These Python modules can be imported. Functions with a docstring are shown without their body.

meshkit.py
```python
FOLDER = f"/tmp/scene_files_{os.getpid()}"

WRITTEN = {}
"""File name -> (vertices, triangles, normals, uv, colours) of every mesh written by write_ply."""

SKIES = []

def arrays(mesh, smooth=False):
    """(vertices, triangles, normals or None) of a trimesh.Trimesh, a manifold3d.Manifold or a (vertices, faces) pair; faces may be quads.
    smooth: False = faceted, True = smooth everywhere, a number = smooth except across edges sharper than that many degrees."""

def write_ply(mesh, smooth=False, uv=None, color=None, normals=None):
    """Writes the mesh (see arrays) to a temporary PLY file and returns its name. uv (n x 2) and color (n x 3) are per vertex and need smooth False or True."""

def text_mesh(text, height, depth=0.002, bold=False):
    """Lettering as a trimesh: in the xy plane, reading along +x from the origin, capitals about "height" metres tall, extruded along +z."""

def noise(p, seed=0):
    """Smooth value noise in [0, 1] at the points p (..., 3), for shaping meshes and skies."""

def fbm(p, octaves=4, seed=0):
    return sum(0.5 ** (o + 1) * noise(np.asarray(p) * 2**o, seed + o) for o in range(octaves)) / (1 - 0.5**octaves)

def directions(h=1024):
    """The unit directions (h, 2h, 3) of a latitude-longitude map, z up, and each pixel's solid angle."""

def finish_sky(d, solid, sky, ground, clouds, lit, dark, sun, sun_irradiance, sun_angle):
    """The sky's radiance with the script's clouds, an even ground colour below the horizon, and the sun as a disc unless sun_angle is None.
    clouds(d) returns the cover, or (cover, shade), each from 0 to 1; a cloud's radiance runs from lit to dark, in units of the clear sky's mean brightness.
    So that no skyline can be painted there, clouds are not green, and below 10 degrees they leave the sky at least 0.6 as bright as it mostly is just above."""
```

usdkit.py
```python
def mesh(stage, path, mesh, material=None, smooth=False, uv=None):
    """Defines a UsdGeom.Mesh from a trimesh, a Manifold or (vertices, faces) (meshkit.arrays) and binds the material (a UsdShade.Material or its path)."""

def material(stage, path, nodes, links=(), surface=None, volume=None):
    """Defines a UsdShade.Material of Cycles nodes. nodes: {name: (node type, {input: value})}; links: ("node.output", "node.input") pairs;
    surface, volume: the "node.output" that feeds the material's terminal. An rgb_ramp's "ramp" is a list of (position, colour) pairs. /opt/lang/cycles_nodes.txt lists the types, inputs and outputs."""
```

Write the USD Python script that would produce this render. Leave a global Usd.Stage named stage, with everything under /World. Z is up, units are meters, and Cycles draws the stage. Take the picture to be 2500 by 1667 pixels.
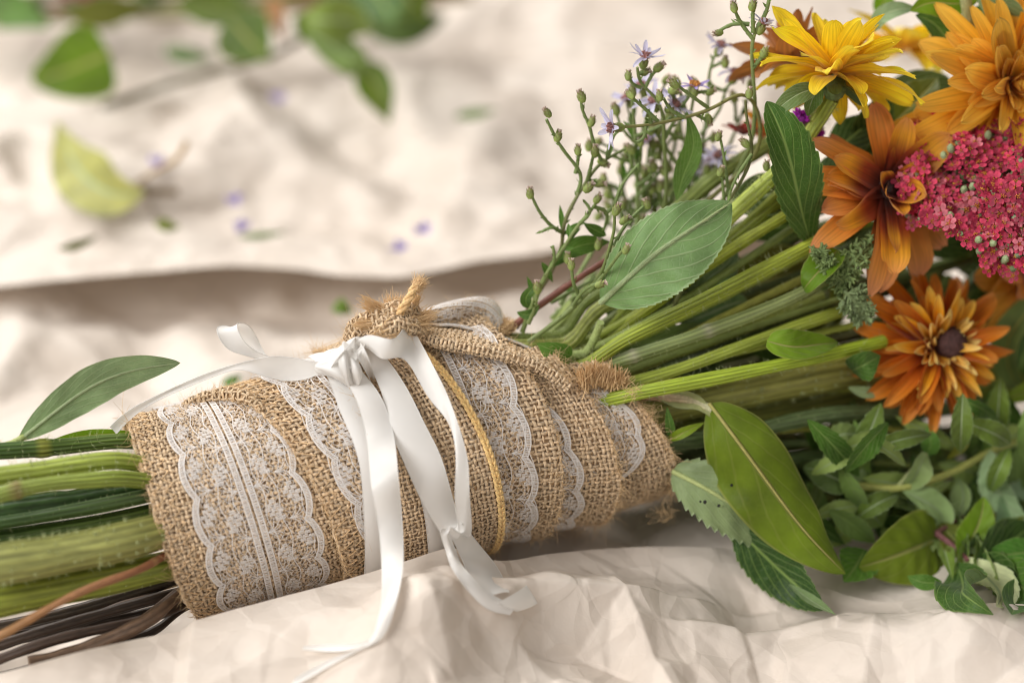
import math, random
import numpy as np
import usdkit, meshkit
from pxr import Usd, UsdGeom, UsdLux, UsdShade, Sdf, Gf, Vt
from scipy.interpolate import CubicSpline, PchipInterpolator, LinearNDInterpolator
from scipy.ndimage import gaussian_filter
from scipy.spatial import cKDTree

stage = Usd.Stage.CreateInMemory()
UsdGeom.SetStageUpAxis(stage, 'Z')
UsdGeom.SetStageMetersPerUnit(stage, 1.0)
UsdGeom.Xform.Define(stage, '/World')
rng = np.random.default_rng(7)

# ---------------------------------------------------------------- camera
PITCH, DIST, FOCAL, AIM = math.radians(30), 0.75, 85.0, np.array([0, 0, 0.072])
FW = np.array([0, math.cos(PITCH), -math.sin(PITCH)])
UPV = np.array([0, math.sin(PITCH), math.cos(PITCH)])
RIGHT = np.array([1.0, 0, 0])
EYE = AIM - DIST * FW
cam = UsdGeom.Camera.Define(stage, '/World/camera')
M = Gf.Matrix4d(*RIGHT, 0, *UPV, 0, *(-FW), 0, *EYE, 1)
cam.AddTransformOp().Set(M)
cam.CreateFocalLengthAttr(FOCAL)
cam.CreateHorizontalApertureAttr(36.0)
cam.CreateVerticalApertureAttr(24.0)
cam.CreateClippingRangeAttr(Gf.Vec2f(0.02, 50))
cam.CreateFStopAttr(4.3)
cam.CreateFocusDistanceAttr(0.728)
cam.CreateExposureAttr(0.08)

# ---------------------------------------------------------------- light: a big window behind the table to the left, a pale room around
def rect_light(name, pos, target, w, h, power, color):
    l = UsdLux.RectLight.Define(stage, '/World/' + name)
    l.CreateWidthAttr(w); l.CreateHeightAttr(h)
    l.CreateIntensityAttr(power); l.CreateNormalizeAttr(False)
    l.CreateColorAttr(Gf.Vec3f(*color))
    p, t = np.array(pos, float), np.array(target, float)
    z = (p - t) / np.linalg.norm(p - t)
    x = np.cross([0, 0, 1.0], z); x = x / np.linalg.norm(x) if np.linalg.norm(x) > 1e-6 else np.array([1.0, 0, 0])
    y = np.cross(z, x)
    l.AddTransformOp().Set(Gf.Matrix4d(*x, 0, *y, 0, *z, 0, *p, 1))
    return l
rect_light('window_light', (-1.1, 1.5, 1.75), (0, 0.1, 0), 1.5, 1.3, 9.2, (1.0, 0.985, 0.96))
rect_light('second_window_light', (-1.7, -1.1, 1.5), (0, 0, 0), 1.4, 1.3, 9.8, (1.0, 0.985, 0.965))
rect_light('ceiling_bounce_light', (0.3, -0.3, 2.5), (0.3, -0.29, 0), 4.0, 4.0, 0.62, (1.0, 0.96, 0.91))
rect_light('room_bounce_light', (0.9, -2.4, 1.3), (0, 0, 0.1), 2.6, 1.9, 1.0, (1.0, 0.95, 0.89))

# ---------------------------------------------------------------- helpers
def catm(P, n, k=3):
    P = np.asarray(P, float)
    d = np.concatenate([[0], np.cumsum(np.maximum(np.linalg.norm(np.diff(P, axis=0), axis=1), 1e-9) ** 0.75)])
    if len(P) == 2:
        return P[0] + np.linspace(0, 1, n)[:, None] * (P[1] - P[0])
    return CubicSpline(d, P, axis=0, bc_type='natural')(np.linspace(0, d[-1], n))
def unit(v):
    v = np.asarray(v, float)
    return v / np.maximum(np.linalg.norm(v, axis=-1, keepdims=True), 1e-12)
TW, FLOOR = 18.0 / FOCAL, 0.0045
def ray(px, py):
    px, py = np.asarray(px, float), np.asarray(py, float)
    d = FW + ((px - 1250) / 1250 * TW)[..., None] * RIGHT - ((py - 833.5) / 1250 * TW)[..., None] * UPV
    return d
def project(P):
    q = np.asarray(P, float) - EYE
    z = q @ FW
    return np.stack([1250 + (q @ RIGHT) / z / TW * 1250, 833.5 - (q @ UPV) / z / TW * 1250], -1), z
THETA = math.radians(20)
AX = np.array([math.cos(THETA), math.sin(THETA), 0])
NEAR = np.array([math.sin(THETA), -math.cos(THETA), 0])
def Q(px, py, off=0.0):
    """the point of the bouquet's upright mid plane (moved by off metres towards the viewer) seen at a place of the photograph"""
    d = ray(px, py)
    k = (((AIM + 0) - EYE) @ NEAR + np.asarray(off, float)) / (d @ NEAR)
    k = np.minimum(k, (FLOOR - EYE[2]) / d[..., 2])               # nothing sinks below the paper
    return EYE + k[..., None] * d
def Qs(pts):
    a = np.array([(p + (0,))[:3] if len(p) == 2 else p[:3] for p in map(tuple, pts)], float)
    return Q(a[:, 0], a[:, 1], a[:, 2])
def G(px, py, z=0.0):
    """the point at height z seen at a place of the photograph"""
    d = ray(px, py)
    k = (np.asarray(z, float) - EYE[2]) / d[..., 2]
    return EYE + k[..., None] * d
PXM = 2 * TW * DIST / 2500     # metres per photograph pixel at the focus distance

used = {}
def numbered(parent, name):
    k = (parent, name); n = used.get(k, 0); used[k] = n + 1
    return f'{parent}/{name}' if n == 0 else f'{parent}/{name}_{n:03d}'
def tag(prim, label=None, cat=None, group=None, kind=None):
    for k, v in (('label', label), ('category', cat), ('group', group), ('kind', kind)):
        if v: prim.SetCustomDataByKey(k, v)
    return prim
def path_of(p):
    return '/World' if p is None else (p if isinstance(p, str) else str(p.GetPath()))
def thing(name, label, cat, group=None):
    x = UsdGeom.Xform.Define(stage, numbered('/World', name)).GetPrim()
    return tag(x, label, cat, group)
def obj(name, mesh, material, parent=None, smooth=True, uv=None, col=None, **tags):
    m = usdkit.mesh(stage, numbered(path_of(parent), name), mesh, material, smooth=smooth, uv=uv)
    if col is not None:
        pv = UsdGeom.PrimvarsAPI(m).CreatePrimvar('tint', Sdf.ValueTypeNames.Color3fArray, 'vertex')
        pv.Set(Vt.Vec3fArray.FromNumpy(np.asarray(col, np.float32)))
    tag(m.GetPrim(), **tags)
    return m.GetPrim()
def group_of(name, parent):
    return UsdGeom.Xform.Define(stage, numbered(path_of(parent), name)).GetPrim()
def curves(name, pts, width, material, parent, tip=0.3, **tags):
    """pts: (n, k, 3) strands"""
    n, k = pts.shape[:2]
    c = UsdGeom.BasisCurves.Define(stage, numbered(path_of(parent), name))
    c.CreateTypeAttr('linear'); c.CreatePointsAttr(Vt.Vec3fArray.FromNumpy(pts.reshape(-1, 3).astype(np.float32)))
    c.CreateCurveVertexCountsAttr(Vt.IntArray.FromNumpy(np.full(n, k, np.int32)))
    w = np.broadcast_to(np.linspace(1, tip, k) * width, (n, k)).astype(np.float32)
    c.CreateWidthsAttr(Vt.FloatArray.FromNumpy(np.ascontiguousarray(w).ravel())); c.SetWidthsInterpolation('vertex')
    UsdShade.MaterialBindingAPI.Apply(c.GetPrim()).Bind(material)
    tag(c.GetPrim(), **tags)
    return c.GetPrim()

class MB:
    """collects grids, tubes and quads into one mesh, with uv and tint"""
    def __init__(s): s.v, s.f, s.uv, s.c, s.n = [], [], [], [], 0
    def add(s, v, f, uv=None, col=None):
        v = np.asarray(v, float).reshape(-1, 3); s.v.append(v); s.f.append(np.asarray(f, int) + s.n); s.n += len(v)
        s.uv.append(np.zeros((len(v), 2)) if uv is None else np.asarray(uv, float).reshape(-1, 2))
        s.c.append(np.broadcast_to(np.ones(3) if col is None else np.asarray(col, float), (len(v), 3)))
    def grid(s, P, uv=None, col=None, wrap=False):
        P = np.asarray(P, float); a, b = P.shape[:2]
        i, j = np.meshgrid(np.arange(a - 1), np.arange(b if wrap else b - 1), indexing='ij')
        j2 = (j + 1) % b
        q = np.stack([i * b + j, (i + 1) * b + j, (i + 1) * b + j2, i * b + j2], -1).reshape(-1, 4)
        if uv is None:
            uu, vv = np.meshgrid(np.linspace(0, 1, a), np.linspace(0, 1, b), indexing='ij'); uv = np.stack([uu, vv], -1)
        s.add(P, np.vstack([q[:, [0, 1, 2]], q[:, [0, 2, 3]]]), uv, col if col is None or np.ndim(col) == 1 else np.asarray(col).reshape(-1, 3))
    def tube(s, path, rad, sides=8, col=None, ribs=0, ribd=0.0, cap=True, flat=1.0, up=None, rough=0.0, seed=0):
        path = np.asarray(path, float); n = len(path)
        t = unit(np.gradient(path, axis=0))
        ref = np.array([0.13, 0.21, 0.97]) if up is None else np.asarray(up, float)
        a = unit(np.cross(t, np.broadcast_to(ref, t.shape))); b = np.cross(t, a)
        th = np.arange(sides) / sides * 2 * np.pi
        r = np.broadcast_to(np.asarray(rad, float), (n,))[:, None] * np.ones(sides)
        if ribs: r = r * (1 - ribd + 2 * ribd * np.abs(np.cos(th * ribs / 2)) ** 0.8)
        P = path[:, None] + r[..., None] * (np.cos(th)[None, :, None] * a[:, None] + flat * np.sin(th)[None, :, None] * b[:, None])
        if rough:
            P = P + rough * r[..., None] * (meshkit.noise(P / np.mean(r) * 0.55, seed)[..., None] - 0.5) * (P - path[:, None]) / np.maximum(r[..., None], 1e-9)
        L = np.concatenate([[0], np.cumsum(np.linalg.norm(np.diff(path, axis=0), axis=1))])
        uv = np.stack(np.broadcast_arrays(L[:, None] / max(L[-1], 1e-9), (np.arange(sides) / sides)[None]), -1)
        cc = None if col is None else (np.asarray(col) if np.ndim(col) == 1 else np.repeat(np.asarray(col), sides, 0))
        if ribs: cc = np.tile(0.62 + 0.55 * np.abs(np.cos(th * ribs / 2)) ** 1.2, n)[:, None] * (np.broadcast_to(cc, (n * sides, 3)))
        s.grid(P, uv, cc, wrap=True)
        if cap:
            for e, o in ((0, 1), (n - 1, -1)):
                c = np.vstack([P[e], path[e]]); k = np.arange(sides); f = np.stack([k, (k + 1) % sides, np.full(sides, sides)], 1)
                s.add(c, f if o > 0 else f[:, ::-1], np.full((sides + 1, 2), 0.0 if e == 0 else 1.0), None if cc is None else (cc if np.ndim(col) == 1 else cc[e * sides]))
    def mesh(s): return np.vstack(s.v), np.vstack(s.f)
    def build(s, name, material, parent=None, smooth=True, **tags):
        return obj(name, s.mesh(), material, parent, smooth, np.vstack(s.uv), np.vstack(s.c), **tags)

# ---------------------------------------------------------------- materials
def mat(name, nodes, links, surface='p.BSDF'):
    return usdkit.material(stage, '/World/Looks/' + name, nodes, links, surface=surface)
def leaf_mat(name, top, under, vein, side=7.0, veinw=0.5, rough=0.5, trans=0.22, spots=0.0):
    """a leaf blade: uv.x runs along the midrib, uv.y from edge to edge (midrib at 0.5)"""
    nodes = {
        'uv': ('uvmap', {'attribute': 'st'}), 's': ('separate_xyz', {}),
        'c': ('math', {'math_type': 'subtract', 'value2': 0.5}), 'a': ('math', {'math_type': 'absolute'}),
        'mid': ('map_range', {'range_type': 'smoothstep', 'from_min': 0.012, 'from_max': 0.045, 'to_min': 1.0, 'to_max': 0.0}),
        'k': ('math', {'math_type': 'multiply', 'value2': side * 1.1}), 'm': ('math', {'math_type': 'multiply', 'value2': side}),
        'd': ('math', {'math_type': 'subtract'}), 'nz': ('noise_texture', {'scale': 160.0, 'detail': 3.0}), 'nm': ('math', {'math_type': 'multiply_add', 'value2': 0.35}),
        'fr': ('math', {'math_type': 'fraction'}), 'f2': ('math', {'math_type': 'subtract', 'value2': 0.5}), 'f3': ('math', {'math_type': 'absolute'}),
        'lat': ('map_range', {'range_type': 'smoothstep', 'from_min': 0.02, 'from_max': 0.11, 'to_min': 1.0, 'to_max': 0.0}),
        'lat2': ('math', {'math_type': 'multiply', 'value2': veinw}),
        'vo': ('voronoi_texture', {'feature': 'distance_to_edge', 'scale': 520.0}),
        'net': ('map_range', {'range_type': 'smoothstep', 'from_min': 0.0, 'from_max': 0.09, 'to_min': 0.3 * veinw, 'to_max': 0.0}),
        'mg': ('map_range', {'range_type': 'smoothstep', 'from_min': 0.462, 'from_max': 0.492, 'to_min': 0.0, 'to_max': 0.6}), 'mx0': ('math', {'math_type': 'maximum'}), 'mx1': ('math', {'math_type': 'maximum'}), 'mx2': ('math', {'math_type': 'maximum'}),
        'n1': ('noise_texture', {'scale': 75.0, 'detail': 4.0}), 'rmp': ('map_range', {'from_min': 0.3, 'from_max': 0.7, 'to_min': 0.72, 'to_max': 1.28}),
        'g': ('geometry', {}), 'face': ('mix_color', {'a': top, 'b': under}),
        'att': ('attribute', {'attribute': 'tint'}), 'ti': ('mix_color', {'blend_type': 'multiply', 'fac': 1.0, 'use_clamp': False}),
        'var': ('vector_math', {'math_type': 'scale'}), 'col': ('mix_color', {'b': vein}),
        'bh': ('math', {'math_type': 'multiply_add', 'value2': -1.0}), 'b': ('bump', {'strength': 0.5, 'distance': 0.0009}),
        'p': ('principled_bsdf', {'roughness': rough, 'specular_ior_level': 0.35, 'sheen_weight': 0.12}),
        't': ('translucent_bsdf', {}), 'mix': ('mix_closure', {'fac': trans}),
    }
    links = [('uv.UV', 's.vector'), ('s.y', 'c.value1'), ('c.value', 'a.value1'), ('a.value', 'mid.value'), ('s.x', 'm.value1'), ('a.value', 'k.value1'),
             ('m.value', 'd.value1'), ('k.value', 'd.value2'), ('nz.fac', 'nm.value1'), ('d.value', 'nm.value3'), ('nm.value', 'fr.value1'), ('fr.value', 'f2.value1'), ('f2.value', 'f3.value1'),
             ('f3.value', 'lat.value'), ('lat.result', 'lat2.value1'), ('lat2.value', 'mx1.value1'), ('mid.result', 'mx0.value1'), ('a.value', 'mg.value'), ('mg.result', 'mx0.value2'), ('mx0.value', 'mx1.value2'),
             ('g.position', 'vo.vector'), ('g.position', 'n1.vector'), ('g.position', 'nz.vector'), ('vo.distance', 'net.value'), ('mx1.value', 'mx2.value1'), ('net.result', 'mx2.value2'),
             ('n1.fac', 'rmp.value'), ('g.backfacing', 'face.fac'), ('face.result', 'ti.a'), ('att.color', 'ti.b'), ('ti.result', 'var.vector1'), ('rmp.result', 'var.scale'), ('var.vector', 'col.a'), ('mx2.value', 'col.fac'),
             ('mx2.value', 'bh.value1'), ('n1.fac', 'bh.value3'), ('bh.value', 'b.height'), ('b.normal', 'p.normal'), ('col.result', 'p.base_color'), ('col.result', 't.color'), ('p.BSDF', 'mix.closure1'), ('t.BSDF', 'mix.closure2')]
    return mat(name, nodes, links, 'mix.closure')
def tint_mat(name, base=(1, 1, 1), rough=0.6, trans=0.0, nscale=120.0, namp=0.25, bump=0.0, streak=None, sheen=0.0, spec=0.4, island=0.0):
    """base colour times the mesh's own tint, with soft mottling; streak stretches the mottling along uv.x"""
    nodes = {'att': ('attribute', {'attribute': 'tint'}), 'ti': ('mix_color', {'blend_type': 'multiply', 'fac': 1.0, 'b': base, 'use_clamp': False}), 'g': ('geometry', {}),
             'n': ('noise_texture', {'scale': nscale, 'detail': 4.0}), 'r': ('map_range', {'from_min': 0.3, 'from_max': 0.7, 'to_min': 1 - namp, 'to_max': 1 + namp}),
             'v': ('vector_math', {'math_type': 'scale'}), 'p': ('principled_bsdf', {'roughness': rough, 'sheen_weight': sheen, 'specular_ior_level': spec})}
    links = [('att.color', 'ti.a'), ('ti.result', 'v.vector1'), ('n.fac', 'r.value'), ('v.vector', 'p.base_color')]
    if streak:
        nodes |= {'uv': ('uvmap', {'attribute': 'st'}), 'mp': ('mapping', {'scale': (streak[0], streak[1], 1)})}; nodes['n'][1]['scale'] = 1.0
        links += [('uv.UV', 'mp.vector'), ('mp.vector', 'n.vector')]
    else: links.append(('g.position', 'n.vector'))
    if island:
        nodes |= {'im': ('map_range', {'to_min': 1 - island, 'to_max': 1 + island}), 'ix': ('math', {'math_type': 'multiply'})}
        links += [('g.random_per_island', 'im.value'), ('im.result', 'ix.value1'), ('r.result', 'ix.value2'), ('ix.value', 'v.scale')]
    else: links.append(('r.result', 'v.scale'))
    if bump:
        nodes['b'] = ('bump', {'strength': 1.0, 'distance': bump}); links += [('n.fac', 'b.height'), ('b.normal', 'p.normal')]
    if trans:
        nodes |= {'t': ('translucent_bsdf', {}), 'mix': ('mix_closure', {'fac': trans})}
        links += [('v.vector', 't.color'), ('p.BSDF', 'mix.closure1'), ('t.BSDF', 'mix.closure2')]
        return mat(name, nodes, links, 'mix.closure')
    return mat(name, nodes, links)
PAPER = mat('kraft_paper', {
    'g': ('geometry', {}), 'n': ('noise_texture', {'scale': 900.0, 'detail': 3.0}), 'n2': ('noise_texture', {'scale': 22.0, 'detail': 3.0}),
    'm': ('map_range', {'from_min': 0.35, 'from_max': 0.65}), 'c': ('mix_color', {'a': (0.745, 0.645, 0.555), 'b': (0.80, 0.71, 0.625)}),
    'b': ('bump', {'strength': 0.25, 'distance': 0.0002}), 'wn': ('noise_texture', {'scale': 30.0, 'detail': 2.0}), 'ws': ('vector_math', {'math_type': 'scale', 'scale': 0.02}), 'wv': ('vector_math', {'math_type': 'add'}), 'v1': ('voronoi_texture', {'feature': 'distance_to_edge', 'scale': 34.0}), 'v2': ('voronoi_texture', {'feature': 'f1', 'scale': 62.0}), 'v3': ('voronoi_texture', {'feature': 'distance_to_edge', 'scale': 120.0}),
    'va': ('math', {'math_type': 'multiply_add', 'value2': 0.8}), 'vb': ('math', {'math_type': 'multiply_add', 'value2': 0.10}), 'b2': ('bump', {'strength': 0.8, 'distance': 0.0030}), 'p': ('principled_bsdf', {'roughness': 0.55, 'specular_ior_level': 0.35}),
    't': ('translucent_bsdf', {}), 'mix': ('mix_closure', {'fac': 0.14})},
    [('g.position', 'n.vector'), ('g.position', 'n2.vector'), ('n2.fac', 'm.value'), ('m.result', 'c.fac'), ('c.result', 'p.base_color'), ('c.result', 't.color'), ('n.fac', 'b.height'), ('b.normal', 'p.normal'),
     ('g.position', 'wn.vector'), ('wn.color', 'ws.vector1'), ('g.position', 'wv.vector1'), ('ws.vector', 'wv.vector2'), ('wv.vector', 'v1.vector'), ('wv.vector', 'v2.vector'), ('wv.vector', 'v3.vector'), ('v2.distance', 'va.value1'), ('v1.distance', 'va.value3'), ('v3.distance', 'vb.value1'), ('va.value', 'vb.value3'), ('vb.value', 'b2.height'), ('b2.normal', 'b.normal'),
     ('p.BSDF', 'mix.closure1'), ('t.BSDF', 'mix.closure2')], 'mix.closure')
BURLAP = tint_mat('burlap_thread', (0.92, 0.685, 0.44), 0.85, nscale=900, namp=0.30, bump=0.00015, sheen=0.25, spec=0.2, island=0.28)
def plain(name, color, rough=0.6, **kw):
    return mat(name, {'p': ('principled_bsdf', {'base_color': color, 'roughness': rough, **kw})}, [])
FUZZ = plain('jute_fibre', (0.72, 0.50, 0.27), 0.75)
UNDER = tint_mat('burlap_inner', (0.52, 0.35, 0.20), 0.9, nscale=500, namp=0.35)
LACE = tint_mat('lace_thread', (0.86, 0.82, 0.79), 0.7, trans=0.2, nscale=600, namp=0.06, sheen=0.2)
STEM = tint_mat('stem_skin', (1, 1, 1), 0.5, streak=(30, 14), namp=0.28, bump=0.0002, spec=0.4)
HAIR = plain('plant_hair', (0.52, 0.56, 0.28), 0.6)
PETAL = tint_mat('petal_skin', (1, 1, 1), 0.5, trans=0.3, streak=(1.5, 12), namp=0.24, bump=0.0002, sheen=0.15, spec=0.3)
TINT = tint_mat('plain_tint', (1, 1, 1), 0.6, namp=0.2, nscale=300)
SATIN = mat('white_satin', {
    'uv': ('uvmap', {'attribute': 'st'}), 'mp': ('mapping', {'scale': (60, 320, 1)}), 'n': ('noise_texture', {'scale': 1.0, 'detail': 2.0}), 'b': ('bump', {'strength': 0.5, 'distance': 0.00008}),
    'g': ('geometry', {}), 'rr': ('mix_float', {'a': 0.30, 'b': 0.55}),
    'p': ('principled_bsdf', {'base_color': (0.91, 0.89, 0.86), 'roughness': 0.34, 'sheen_weight': 0.35, 'sheen_roughness': 0.35, 'anisotropic': 0.5, 'specular_ior_level': 0.5}),
    't': ('translucent_bsdf', {'color': (0.86, 0.83, 0.79)}), 'mix': ('mix_closure', {'fac': 0.25})},
    [('uv.UV', 'mp.vector'), ('mp.vector', 'n.vector'), ('n.fac', 'b.height'), ('b.normal', 'p.normal'), ('g.backfacing', 'rr.fac'), ('rr.result', 'p.roughness'), ('p.BSDF', 'mix.closure1'), ('t.BSDF', 'mix.closure2')], 'mix.closure')

# ---------------------------------------------------------------- crumpled paper
def crumple(x, y, seed, cell, amp, soft=0.0, ani=1.0, rot=0.0):
    """folded facets: heights at scattered corners, joined by flat triangles"""
    r = np.random.default_rng(seed)
    x0, x1, y0, y1 = x.min() - 3 * cell, x.max() + 3 * cell, y.min() - 3 * cell, y.max() + 3 * cell
    n = int((x1 - x0) * (y1 - y0) / (cell * cell * ani)) + 8
    p = np.stack([r.uniform(x0, x1, n), r.uniform(y0, y1, n)], 1)
    c, s_ = math.cos(rot), math.sin(rot)
    R = np.array([[c, -s_], [s_, c]]) @ np.diag([1, ani])
    f = LinearNDInterpolator(np.vstack([p, [[x0, y0], [x1, y0], [x0, y1], [x1, y1]]]), np.concatenate([r.normal(0, 1, n), np.zeros(4)]))
    return amp * np.nan_to_num(f(x, y))
def smooth01(t): t = np.clip(t, 0, 1); return t * t * (3 - 2 * t)
def sheet(name, X, Y, Z, label=None, cat=None, kind=None, thick=False):
    mb = MB(); mb.grid(np.stack([X, Y, Z], -1))
    return mb.build(name, PAPER, label=label, cat=cat, kind=kind)

# the table covering below everything
xs, ys = np.linspace(-0.75, 0.75, 360), np.linspace(-0.4, 1.35, 420)
X, Y = np.meshgrid(xs, ys, indexing='ij')
Z = crumple(X, Y, 3, 0.05, 0.0055) + crumple(X, Y, 4, 0.024, 0.0046) + crumple(X, Y, 5, 0.012, 0.0012)
Z = gaussian_filter(Z, 0.8) - 0.006
flat = smooth01((X - 0.0) / 0.05) * smooth01((0.10 - Y) / 0.05)   # pressed down where the bouquet lies
Z = Z * (1 - flat) + np.minimum(Z * 0.5 - 0.003, -0.001) * flat
sheet('table_paper', X, Y, Z, kind='structure')

# the back sheet, its near edge lifted
EDGE = [(-250, 735), (-50, 712), (200, 685), (400, 668), (560, 656), (700, 662), (840, 680), (960, 684), (1060, 668), (1180, 642), (1300, 628), (1400, 606), (1560, 585), (1750, 575), (2100, 560), (2500, 545), (2900, 540)]
ez = 0.010
e3 = np.array([G(a, b, ez) for a, b in EDGE])
n1, n2 = 420, 460
xs = np.linspace(e3[0, 0] - 0.15, e3[-1, 0] + 0.2, n1)
ey = PchipInterpolator(e3[:, 0], e3[:, 1], extrapolate=True)(np.clip(xs, e3[0, 0], e3[-1, 0]))
T = np.linspace(0, 1, n2) ** 1.25 * 0.95
X, D = np.meshgrid(xs, T, indexing='ij')
Y = ey[:, None] + D
lift = (0.006 + 0.004 * np.exp(-D / 0.05))
wob = crumple(X, Y, 11, 0.075, 0.0075) + crumple(X, Y, 12, 0.034, 0.0050) + crumple(X, Y, 13, 0.016, 0.0014)
Z = lift + gaussian_filter(wob, 0.8) * smooth01(D / 0.05) + 0.0012 * np.exp(-D / 0.01)
sheet('paper_sheet', X, Y, Z, label='wide cream paper sheet behind the bouquet with a lifted front edge', cat='paper sheet')

# the front sheet, whose crest hides the foot of the wrap
CREST = [(-300, 1730), (-100, 1668), (0, 1642), (180, 1595), (330, 1560), (440, 1540), (480, 1513), (600, 1480), (700, 1453), (870, 1408), (1000, 1368), (1083, 1342), (1210, 1370), (1338, 1353), (1508, 1336), (1690, 1327), (1800, 1330), (1990, 1390), (2200, 1440), (2500, 1430), (2800, 1420)]
OFFC = [0.050] * 4 + [0.046] * 3 + [0.044] * 5
c3 = np.array([Q(a, b, OFFC[i]) if i < len(OFFC) else G(a, b, (.022, .013, .009, .008, .006, .004, .003, .004, .004)[i - len(OFFC)]) for i, (a, b) in enumerate(CREST)])
xs = np.linspace(c3[0, 0] - 0.05, c3[-1, 0], 900)
cy = PchipInterpolator(c3[:, 0], c3[:, 1])(np.clip(xs, c3[0, 0], c3[-1, 0]))
cz = PchipInterpolator(c3[:, 0], c3[:, 2])(np.clip(xs, c3[0, 0], c3[-1, 0]))
T = np.concatenate([-np.linspace(1, 0, 16)[:-1] ** 1.5 * 0.02, np.linspace(0, 1, 520) ** 1.3 * 0.30])
X, D = np.meshgrid(xs, T, indexing='ij')
Y = cy[:, None] - D
fr = crumple(X, Y, 35, 0.046, 0.0090) + crumple(X, Y, 36, 0.021, 0.0048) + crumple(X, Y, 38, 0.030, 0.0040, ani=2.5, rot=.9) + crumple(X, Y, 37, 0.008, 0.0009)
fr = gaussian_filter(fr, 0.8) * (0.35 + 0.65 * smooth01((X + 0.07) / 0.07))
zf = 0.001
back = cz[:, None] - 0.9 * np.clip(-D, 0, 1)                     # behind the crest it drops away
front = cz[:, None] + (zf - cz[:, None]) * smooth01(D / 0.11)
Z = np.where(D < 0, back, front) + fr * (smooth01(D / 0.035) * 0.85 + 0.04)
def ridge(px0, px1, h, w):
    """a sharp fold between two places of the sheet"""
    a, b = G(*px0, 0.008), G(*px1, 0.008)
    t = np.clip(((X - a[0]) * (b[0] - a[0]) + (Y - a[1]) * (b[1] - a[1])) / ((b[0] - a[0]) ** 2 + (b[1] - a[1]) ** 2), 0, 1)
    d = np.hypot(X - a[0] - t * (b[0] - a[0]), Y - a[1] - t * (b[1] - a[1]))
    return h * np.clip(1 - d / w, 0, 1) * smooth01((D - 0.008) / 0.03)
Z = Z - 0.006 * np.exp(-((X - 0.10) ** 2 + (Y + 0.040) ** 2) / 0.035 ** 2)
for p0, p1, h, w in (((960, 1570), (940, 1700), 0.010, 0.022), ((980, 1565), (1270, 1480), 0.006, 0.02), ((1160, 1590), (1060, 1640), 0.008, 0.02), ((1330, 1480), (1450, 1380), 0.009, 0.026),
                     ((700, 1640), (920, 1560), 0.005, 0.018), ((1560, 1500), (1680, 1430), 0.005, 0.02), ((2350, 1560), (2520, 1490), 0.012, 0.03), ((1800, 1520), (2200, 1470), 0.005, 0.022)):
    Z = Z + ridge(p0, p1, h, w)
sheet('paper_sheet', X, Y, Z, label='crumpled cream paper sheet in the foreground, rising in front of the burlap wrap', cat='paper sheet')

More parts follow.
